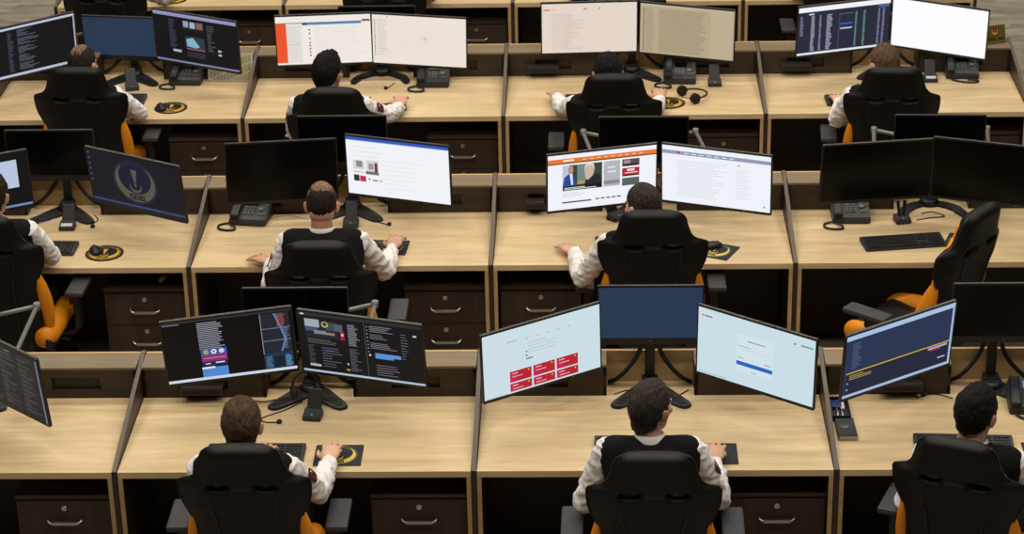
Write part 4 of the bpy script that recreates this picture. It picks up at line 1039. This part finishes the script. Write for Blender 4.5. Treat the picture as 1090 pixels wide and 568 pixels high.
def hand(bm, w, f, side, mode):
    f = Vector(f); f.z = .20 if mode == 'mouse' else f.z; f.normalize(); up = Vector((0, 0, 1)); r = f.cross(up).normalized(); up = r.cross(f)
    lift = {'mouse': .030, 'flat': .012, 'type': .026}[mode]
    pc = w+f*.055+up*(lift*.35)
    M = Matrix((r, f, up)).transposed().to_4x4()
    ell(bm, pc, (.044, .054, .0175), rot=M, u=18, v=12)
    ell(bm, w+f*.078+up*lift*.45, (.044, .028, .0150), rot=M, u=16, v=10)
    capsule(bm, w-f*.02, .025, w+f*.03, .024)
    bends = {'mouse': (-16, -48, -74), 'flat': (-8, -16, -26), 'type': (-6, -42, -68)}[mode]
    for i, (x, ln, fan) in enumerate(((-.034, .072, 10), (-.0115, .083, 3), (.0115, .078, -3), (.033, .062, -10))):
        x *= side; fan *= side
        p = w+f*(.094-abs(i-1.2)*.004)+r*x+up*lift*.5
        fd = (f*math.cos(R(fan))-r*math.sin(R(fan))).normalized()
        for j, (fr, b) in enumerate(zip((.45, .32, .23), bends)):
            b2 = b+(i-1.5)*3*(1 if j else 0); q = p+(fd*math.cos(R(b2))+up*math.sin(R(b2)))*ln*fr
            capsule(bm, p, .0096-.0008*j, q, .0090-.0009*j, 10); p = q
    t0 = w+f*.028-r*side*.028+up*.002; t1 = t0+(f*.62-r*side*.6-up*.10).normalized()*.042; t2 = t1+(f*.93-r*side*.15-up*.25).normalized()*.032
    capsule(bm, t0, .0125, t1, .0105, 10); capsule(bm, t1, .0102, t2, .0085, 10)
SKIN = {}
def skin(n, col):
    if n not in SKIN: SKIN[n] = pm('skin_'+n, col, .5, spec=.35, noise_amt=.08, nscale=30, bump=.05, bscale=120)
    SKIN[n].node_tree.nodes['Principled BSDF'].inputs['Subsurface Weight'].default_value = .08
    SKIN[n].node_tree.nodes['Principled BSDF'].inputs['Subsurface Radius'].default_value = (.01, .004, .002)
    return SKIN[n]
HAIRM = {}
def hairm(n, col, rough=.55):
    if n not in HAIRM: HAIRM[n] = pm('hair_'+n, col, .72, spec=.18, noise_amt=.4, nscale=60, bump=1.0, bscale=110, stretch=(1.6, .5, .5))
    return HAIRM[n]

def person(row, k, label, chair, head, yaw_t, yaw_h, pitch_h, L, Rr, skn, hr, hole=0., thin=0., tuft=0., voxel=.0055, patch=(0, 1), roll_h=0, seat_z=.505, nape_z=-.084):
    """chair: dx,dy,yaw of the seat; head: dx,dy,z of the skull centre; L/Rr: wrist dx,dy,z, hand direction (deg, 90 = away), mode, elbow pole"""
    cx, y0 = st(row, k)
    ca = R(chair[2]); cf = Vector((-math.sin(ca), math.cos(ca), 0))
    seat = Vector((cx+chair[0], y0+chair[1], 0))
    root = empty('person', seat, 0, label, 'person', 'operators in white shirts and black vests')
    H = Vector((cx+head[0], y0+head[1], head[2]))
    a = R(yaw_t); fw = Vector((-math.sin(a), math.cos(a), 0)); rt = Vector((math.cos(a), math.sin(a), 0)); up = Vector((0, 0, 1))
    pel = seat + cf*.02 + up*(seat_z+.095)
    N = H - up*.132 - fw*.040
    p1 = pel+(N-pel)*.36-fw*.015; p2 = pel+(N-pel)*.66-fw*.026; p3 = pel+(N-pel)*.87-fw*.018
    ctrl = lambda e, wsc=1.0: smooth_rings([(pel-up*.07, .165+e, .11+e), (pel+up*.03, .168+e, .118+e), (p1, .150+e, .108+e), (p2, (.170+e)*wsc, .102+e), (p3, (.165+e)*wsc, .082+e), (N-up*.012, .085+e, .060+e), (N+up*.02, .055+e*.5, .054+e*.5)], 5)
    shs = {s: N+rt*(s*.180)-up*.060+fw*(.005) for s in (-1, 1)}
    arms = {}
    for s, T in ((-1, L), (1, Rr)):
        wv = Vector((cx+T[0], y0+T[1], T[2])); pole = Vector(T[5]) if len(T) > 5 else Vector((s*.35, -.3, -1))
        # let the shoulder follow a far reach
        need = (wv-shs[s]).length-.535
        if need > 0: shs[s] += (wv-shs[s]).normalized()*min(need, .07)
        el, wv = ik(shs[s], wv, .295, .255, pole)
        arms[s] = (shs[s], el, wv, Vector((math.cos(R(T[3])), math.sin(R(T[3])), -.06)), T[4])
    # legs
    legs = {}
    for s in (-1, 1):
        r_ = Vector((math.cos(ca), math.sin(ca), 0))
        hip = pel+r_*(s*.09)-up*.02; knee = seat+cf*.42+r_*(s*.13)+up*.53; ank = seat+cf*.40+r_*(s*.13)+up*.10
        legs[s] = (hip, knee, ank)
    # ---- body: one continuous surface
    bm = bmesh.new(); loft(bm, ctrl(-.012), rt)
    Mh = Matrix.Translation(H) @ Matrix.Rotation(R(yaw_h), 4, 'Z') @ Matrix.Rotation(R(-pitch_h), 4, 'X') @ Matrix.Rotation(R(roll_h), 4, 'Y') @ Matrix.Scale(1.05, 4)
    def hp(c, r, rot=None):
        q = Mh @ Matrix.Translation(c)
        if rot: q = q @ Euler([R(x) for x in rot]).to_matrix().to_4x4()
        t = bmesh.new(); bmesh.ops.create_uvsphere(t, u_segments=24, v_segments=16, radius=1)
        for v in t.verts: v.co = q @ Vector((v.co.x*r[0], v.co.y*r[1], v.co.z*r[2]))
        join(bm, t)
    hp((0, -.008, .022), (.0735, .094, .090)); hp((0, .030, -.020), (.061, .066, .082)); hp((0, .040, -.078), (.046, .048, .036))
    hp((0, -.030, -.035), (.060, .060, .060))
    hp((0, .098, -.022), (.0115, .018, .026), (15, 0, 0)); hp((0, .106, -.036), (.015, .013, .010)); hp((0, .088, .014), (.045, .014, .010))
    hp((0, .086, -.062), (.024, .010, .006)); hp((0, .084, -.074), (.020, .010, .007)); hp((0, .080, -.096), (.020, .016, .014))
    for s in (-1, 1):
        hp((s*.042, .068, -.022), (.018, .018, .016))
        hp((s*.078, -.006, -.012), (.008, .019, .031), (0, s*12, s*-22)); hp((s*.074, .004, -.030), (.008, .010, .012))
    capsule(bm, N-fw*.0+up*.0-up*.03, .060, Mh @ Vector((0, -.022, -.07)), .054, 20)
    for s in (-1, 1):
        S, E_, W_, D_, mode = arms[s]
        capsule(bm, N-up*.03+rt*s*.04, .045, S, .046); capsule(bm, S, .048, S+(E_-S)*.5, .043); capsule(bm, S+(E_-S)*.5, .043, E_, .034)
        capsule(bm, E_, .034, E_+(W_-E_)*.35, .036); capsule(bm, E_+(W_-E_)*.35, .036, W_, .025)
        hand(bm, W_, D_, s, mode)
        hip, kn, an = legs[s]
        capsule(bm, hip, .075, kn, .052); capsule(bm, kn, .050, kn+(an-kn)*.35, .052); capsule(bm, kn+(an-kn)*.35, .052, an, .034)
        capsule(bm, an-up*.04, .032, an-up*.055+cf*.13, .028)
    body = link(remesh(bm, 'body', voxel, 1), 'body', skin(*skn), root, True)
    for v in body.data.vertices: v.co -= seat
    # ---- shirt
    bm = bmesh.new(); loft(bm, ctrl(-.006), rt)
    for s in (-1, 1):
        S, E_, W_, D_, mode = arms[s]
        capsule(bm, N-up*.035+rt*s*.05, .050, S-rt*s*.01, .058, 18); capsule(bm, S, .062, S+(E_-S)*.45, .058, 18); capsule(bm, S+(E_-S)*.45, .057, E_, .049, 18)
        capsule(bm, E_, .049, E_+(W_-E_)*.4, .050, 18); We = E_+(W_-E_)*.93; capsule(bm, E_+(W_-E_)*.4, .049, We, .034, 18)
        d = (W_-E_).normalized(); capsule(bm, We-d*.02, .036, We+d*.012, .037, 18)
        # folds at the elbow and along the sleeve
        rg = random.Random(row*17+k*5+s)
        for q in range(7):
            t = .25+.11*q; P = S+(E_-S)*t if t < 1 else E_
            off = Vector((rg.uniform(-1, 1), rg.uniform(-1, 1), rg.uniform(-.3, 1))).normalized()*.042
            ax = (E_-S).normalized().cross(off).normalized()*.03+(E_-S).normalized()*rg.uniform(-.02, .02)
            capsule(bm, P+off-ax, .012, P+off+ax, .012, 10)
        for q in range(6):
            t = .08+.14*q; P = E_+(W_-E_)*t
            off = Vector((rg.uniform(-1, 1), rg.uniform(-1, 1), rg.uniform(.0, 1))).normalized()*(.040-.010*t)
            ax = (W_-E_).normalized().cross(off).normalized()*.028+(W_-E_).normalized()*rg.uniform(-.02, .02)
            capsule(bm, P+off-ax, .011, P+off+ax, .010, 10)
    # collar
    me = remesh(bm, 'shirt', .0075, 2)
    sh = link(me, 'shirt', SHIRT, root, True)
    nrm = [v.normal.copy() for v in me.vertices]
    for v, n_ in zip(me.vertices, nrm):
        p = v.co; q = Vector((p.x*13, p.y*13, p.z*20)); w_ = noise.noise(q*.6)*1.2
        v.co = p + n_*(.010*(1-abs(noise.noise(q+Vector((w_, w_, w_)))))**4 + .004*noise.noise(q*2.3) - .004) - seat
    bm = bmesh.new(); nd = ((Mh @ Vector((0, -.022, -.07)))-(N-up*.03)).normalized(); cc = N+up*.004
    n = 26; rr = []
    for h_, r_ in ((-.018, .074), (.014, .068), (.034, .0645), (.036, .060), (.012, .060)):
        ring = []
        for i in range(n):
            an_ = 2*math.pi*i/n; fr = -math.cos(an_)  # +1 at the back
            v = cc+nd*(h_*(1 if h_ < 0 else .75+.35*fr))+rt*(r_*math.sin(an_))+fw*(r_*1.02*math.cos(an_))
            ring.append(bm.verts.new(v-seat))
        rr.append(ring)
    for p_, q_ in zip(rr, rr[1:]):
        for i in range(n): bm.faces.new((p_[i], p_[(i+1) % n], q_[(i+1) % n], q_[i])).smooth = True
    finish(bm, 'collar', pm('collar_cotton', 'dad5d2', .8), sh)
    # ---- vest
    bm = bmesh.new(); rg_ = ctrl(.008, 1.0)[1:-5]
    loft(bm, rg_, rt)
    for s in (-1, 1):
        S = arms[s][0]
        b_ = N+(S-N)*.84
        capsule(bm, N-up*.030+rt*s*.045-fw*.026, .058, b_+up*.000-fw*.010, .070, 16)
        capsule(bm, b_-up*.012-fw*.018, .070, p2+rt*s*.112-fw*.014, .086, 16); capsule(bm, N-up*.06+rt*s*.05-fw*.032, .060, p2+rt*s*.05-fw*.03, .082, 16)
    me = remesh(bm, 'vest', .008, 3); vs = link(me, 'vest', VEST, root, True)
    for v in me.vertices: v.co -= seat
    # ---- sleeve badges
    for s in patch:
        if not s: continue
        S, E_ = arms[s][0], arms[s][1]; d = (E_-S).normalized(); c = S+(E_-S)*.42
        o_ = (rt*s*1.0+up*.25); o_ = (o_-d*o_.dot(d)).normalized()
        bm = bmesh.new(); q = Matrix((o_.cross(d), d, o_)).transposed().to_4x4(); t = bmesh.new(); prism(t, roundrect(.052, .070, .015), 0, .004)
        for v in t.verts: v.co.z -= (v.co.x**2)*7
        join(bm, t, c+o_*.062-seat, rot=q); finish(bm, 'shoulder_badge', MAROON, sh)
    # ---- trousers and shoes
    bm = bmesh.new(); loft(bm, smooth_rings([(pel-up*.085, .15, .10), (pel-up*.02, .172, .125), (pel+up*.05, .166, .12)], 4), rt)
    for s in (-1, 1):
        hip, kn, an = legs[s]; capsule(bm, hip, .088, kn, .066); capsule(bm, kn, .064, an+up*.03, .052)
    me = remesh(bm, 'trousers', .012, 3); tr = link(me, 'trousers', TROUSERS, root, True)
    for v in me.vertices: v.co -= seat
    for s in (-1, 1):
        an = legs[s][2]; bm = bmesh.new(); capsule(bm, an-up*.045-cf*.01, .044, an-up*.062+cf*.15, .034)
        for v in bm.verts: v.co.z = max(v.co.z, .004)
        for v in bm.verts: v.co -= seat
        finish(bm, 'shoe', SHOE, root, True)
    # ---- eyes
    for s in (-1, 1):
        bm = bmesh.new(); ell(bm, Mh @ Vector((s*.031, .083, -.004))-seat, (.0100,)*3, u=12, v=8); e = finish(bm, 'eye', EYE, root, True)
        bm = bmesh.new(); ell(bm, Mh @ Vector((s*.031, .0925, -.005))-seat, (.0045,)*3, u=10, v=6); finish(bm, 'iris', pm('dark_iris', '20140c', .2), e, True)
    # ---- hair: a shell over the skull with the hairline cut out
    bm = bmesh.new(); t = bmesh.new(); bmesh.ops.create_icosphere(t, subdivisions=5, radius=1)
    kill = []; thin_v = set()
    for v in t.verts:
        d = v.co.copy(); th = 1-thin
        c = Vector((0, -.010, .024)); r = Vector((.0745+.0065*th, .0955+.007*th, .0925+.008*th))
        if d.z < 0: r.z = .130
        p = c+Vector((d.x*r.x, d.y*r.y, d.z*r.z))
        nz = noise.noise(Vector((p.x*90+k*7, p.y*40+row*9, p.z*40)))
        n2 = noise.noise(Vector((p.x*25+k*3, p.y*25, p.z*25+row)))
        if p.z < -.02 and p.y < .0:  # follow the nape
            ax_ = Vector((p.x, p.y+.026)); w_ = min(1, (-.02-p.z)/.05); L_ = max(ax_.length, .001)
            tgt = .0625; q = L_+(tgt-L_)*(w_ if L_ > tgt else 1); p.x = ax_.x/L_*q; p.y = -.026+ax_.y/L_*q
        v.co = p+d*(nz*.0042+n2*.004)*(1-.6*thin)*(1 if p.z > -.03 else .3)
        if tuft and p.z > .05: v.co += Vector((0, .012, .016))*tuft*max(0, (p.z-.05)/.06)*max(0, .4+p.y*8)*(1+nz)
        hl = .062-.020*abs(p.x)/.07           # forehead line
        front = p.y > .052 and p.z < hl+nz*.01
        side = abs(p.x) > .03 and p.y > .020+nz*.006 and p.z < .028
        ear = abs(p.x) > .055 and p.y > -.022 and p.z < .004+nz*.004
        nape = p.z < nape_z+6*p.x*p.x+nz*.008
        low = p.z < -.03 and p.y > -.03
        if hole and Vector((p.x, p.y+.040, (p.z-.105)*.8)).length/hole < 1+nz*.6: thin_v.add(v)
        if front or side or ear or nape or low: kill.append(v)
    bmesh.ops.delete(t, geom=kill, context='VERTS')
    for v in t.verts: v.co = Mh @ v.co - seat
    bm.free(); bm = t
    for f in t.faces:
        f.smooth = True
        if thin_v and sum(v in thin_v for v in f.verts) >= 2: f.material_index = 1
    ho = finish(bm, 'hair', [hairm(*hr), hairm('thinning', '7d604c')], root, True)
    sd = ho.modifiers.new('thickness', 'SOLIDIFY'); sd.thickness = .009; sd.offset = -1
    return root

DB = ('dark_brown', '261c16'); BK = ('black', '0f0c0b'); BR = ('brown', '4a382a'); LB = ('light_brown', '5a4632'); GR = ('greying', '352e2a')
SA = ('light', 'cfa288'); SB = ('medium', 'c29378'); SC_ = ('tan', 'b5866c')
ZD = Z0+.042
P = person
P(0, -1, 'person with short brown hair in white shirt using a mouse, front row left', (-.125, -.31, 0), (-.150, -.375, 1.190), 0, -3, 6,
  (-.17, .045, ZD, 72, 'type', (-.5, -.3, -1)), (.158, .015, ZD-.006, 86, 'mouse', (.35, -.6, -1)), SA, BR, patch=(1,), voxel=.005)
P(0, 0, 'person with dark hair and white collar, head turned right, front row middle', (-.02, -.39, 0), (-.03, -.275, 1.210), 0, -38, 2,
  (-.16, -.06, ZD, 62, 'type', (-.6, -.2, -1)), (.262, .000, ZD-.008, 84, 'mouse', (.45, -.3, -1)), SB, GR, patch=(1,), voxel=.005, thin=.2, tuft=.3)
P(0, 1, 'person with thick black hair looking right, front row at the right', (-.264, -.315, -22), (-.268, -.32, 1.200), -18, -35, 12,
  (-.37, -.06, ZD, 60, 'type', (-.6, -.3, -1)), (-.10, -.06, ZD, 100, 'type', (.9, -.2, -1)), SB, BK, patch=(1,), voxel=.005, nape_z=-.076, tuft=.4)
P(1, -2, 'person cut off by the left photo edge, second row', (-.13, -.10, -3), (-.155, -.165, 1.24), -3, -10, 4,
  (-.28, .16, ZD, 75, 'type'), (-.10, .15, ZD, 105, 'type', (.9, -.2, -.4)), SB, DB, patch=(), voxel=.006)
P(1, -1, 'person with a balding crown and both ears showing, second row', (-.01, -.45, 0), (-.045, -.235, 1.202), 0, 0, 22,
  (-.355, -.035, ZD, 138, 'flat', (-.2, -.9, -1)), (.272, .125, ZD-.006, 80, 'mouse', (.4, -.5, -1)), SB, DB, nape_z=-.052, hole=.062, thin=.9, patch=(-1,), voxel=.005)
P(1, 0, 'person with cropped dark hair looking left at the news page', (.04, -.10, 0), (-.005, -.245, 1.188), 5, 38, 8,
  (-.36, .065, ZD, 118, 'flat', (-.3, -.8, -1)), (.13, .12, ZD, 85, 'type', (.6, -.5, -1)), SA, GR, patch=(), thin=.6, voxel=.005)
P(2, -2, 'person with cropped thinning hair, third row left', (-.10, -.09, 0), (-.105, -.20, 1.180), 0, -18, 8,
  (-.26, .16, ZD, 75, 'type'), (.02, .17, ZD, 100, 'type', (.9, -.5, -.3)), SB, DB, hole=.045, thin=.95, patch=(), voxel=.006)
P(2, -1, 'person with spiky dark hair and a maroon badge at the cream screens', (-.145, -.475, 0), (-.215, -.40, 1.182), 0, -25, 4,
  (-.38, -.02, ZD, 70, 'type', (-.5, -.4, -1)), (.165, .055, ZD, 90, 'mouse', (.4, -.6, -1)), SB, BK, patch=(-1, 1), nape_z=-.068, tuft=1.0, voxel=.006)
P(2, 0, 'person with bowed black-haired head at the beige screens', (-.13, -.29, 0), (-.165, -.40, 1.165), 0, 8, 20,
  (-.48, .20, ZD, 100, 'flat', (-.3, -.9, -1)), (.16, .14, ZD, 90, 'mouse', (.5, -.6, -1)), SB, BK, patch=(), voxel=.006)
P(2, 1, 'person with short light brown hair facing left before the white screen', (-.09, -.22, -4), (-.14, -.33, 1.185), 0, 25, 10,
  (-.345, .07, ZD, 95, 'type', (-.5, -.6, -1)), (.12, .12, ZD, 90, 'type', (.9, -.3, -.8)), SA, LB, patch=(), thin=.4, voxel=.006)
P(3, -2, 'person at the top left in the back row, only white sleeve and hand showing', (-.30, -.42, 0), (-.28, -.40, 1.22), 0, 0, 5,
  (-.42, .06, ZD, 80, 'type'), (-.03, .08, ZD, 85, 'mouse', (.9, -.9, -.3)), SB, DB, patch=(), voxel=.008)
P(3, -1, 'person second from the left in the back row, only white sleeve showing', (-.03, -.42, 0), (-.03, -.40, 1.22), 0, 0, 5,
  (-.22, .06, ZD, 80, 'type'), (.21, .08, ZD, 85, 'mouse', (.9, -.8, -.3)), SB, BK, patch=(), voxel=.008)
P(3, 0, 'person third from the left in the back row, only white left sleeve showing', (-.10, -.42, 0), (-.10, -.40, 1.22), 0, 0, 5,
  (-.37, .10, ZD, 100, 'flat', (-.9, -.8, -.3)), (.05, .08, ZD, 85, 'type'), SB, DB, patch=(), voxel=.008)
P(3, 1, 'person at the right of the back row, only white left sleeve showing', (-.17, -.38, 0), (-.17, -.38, 1.22), 0, 0, 5,
  (-.38, .04, ZD, 95, 'type', (-.9, -.8, -.3)), (.05, .08, ZD, 85, 'type'), SB, DB, patch=(), voxel=.008)
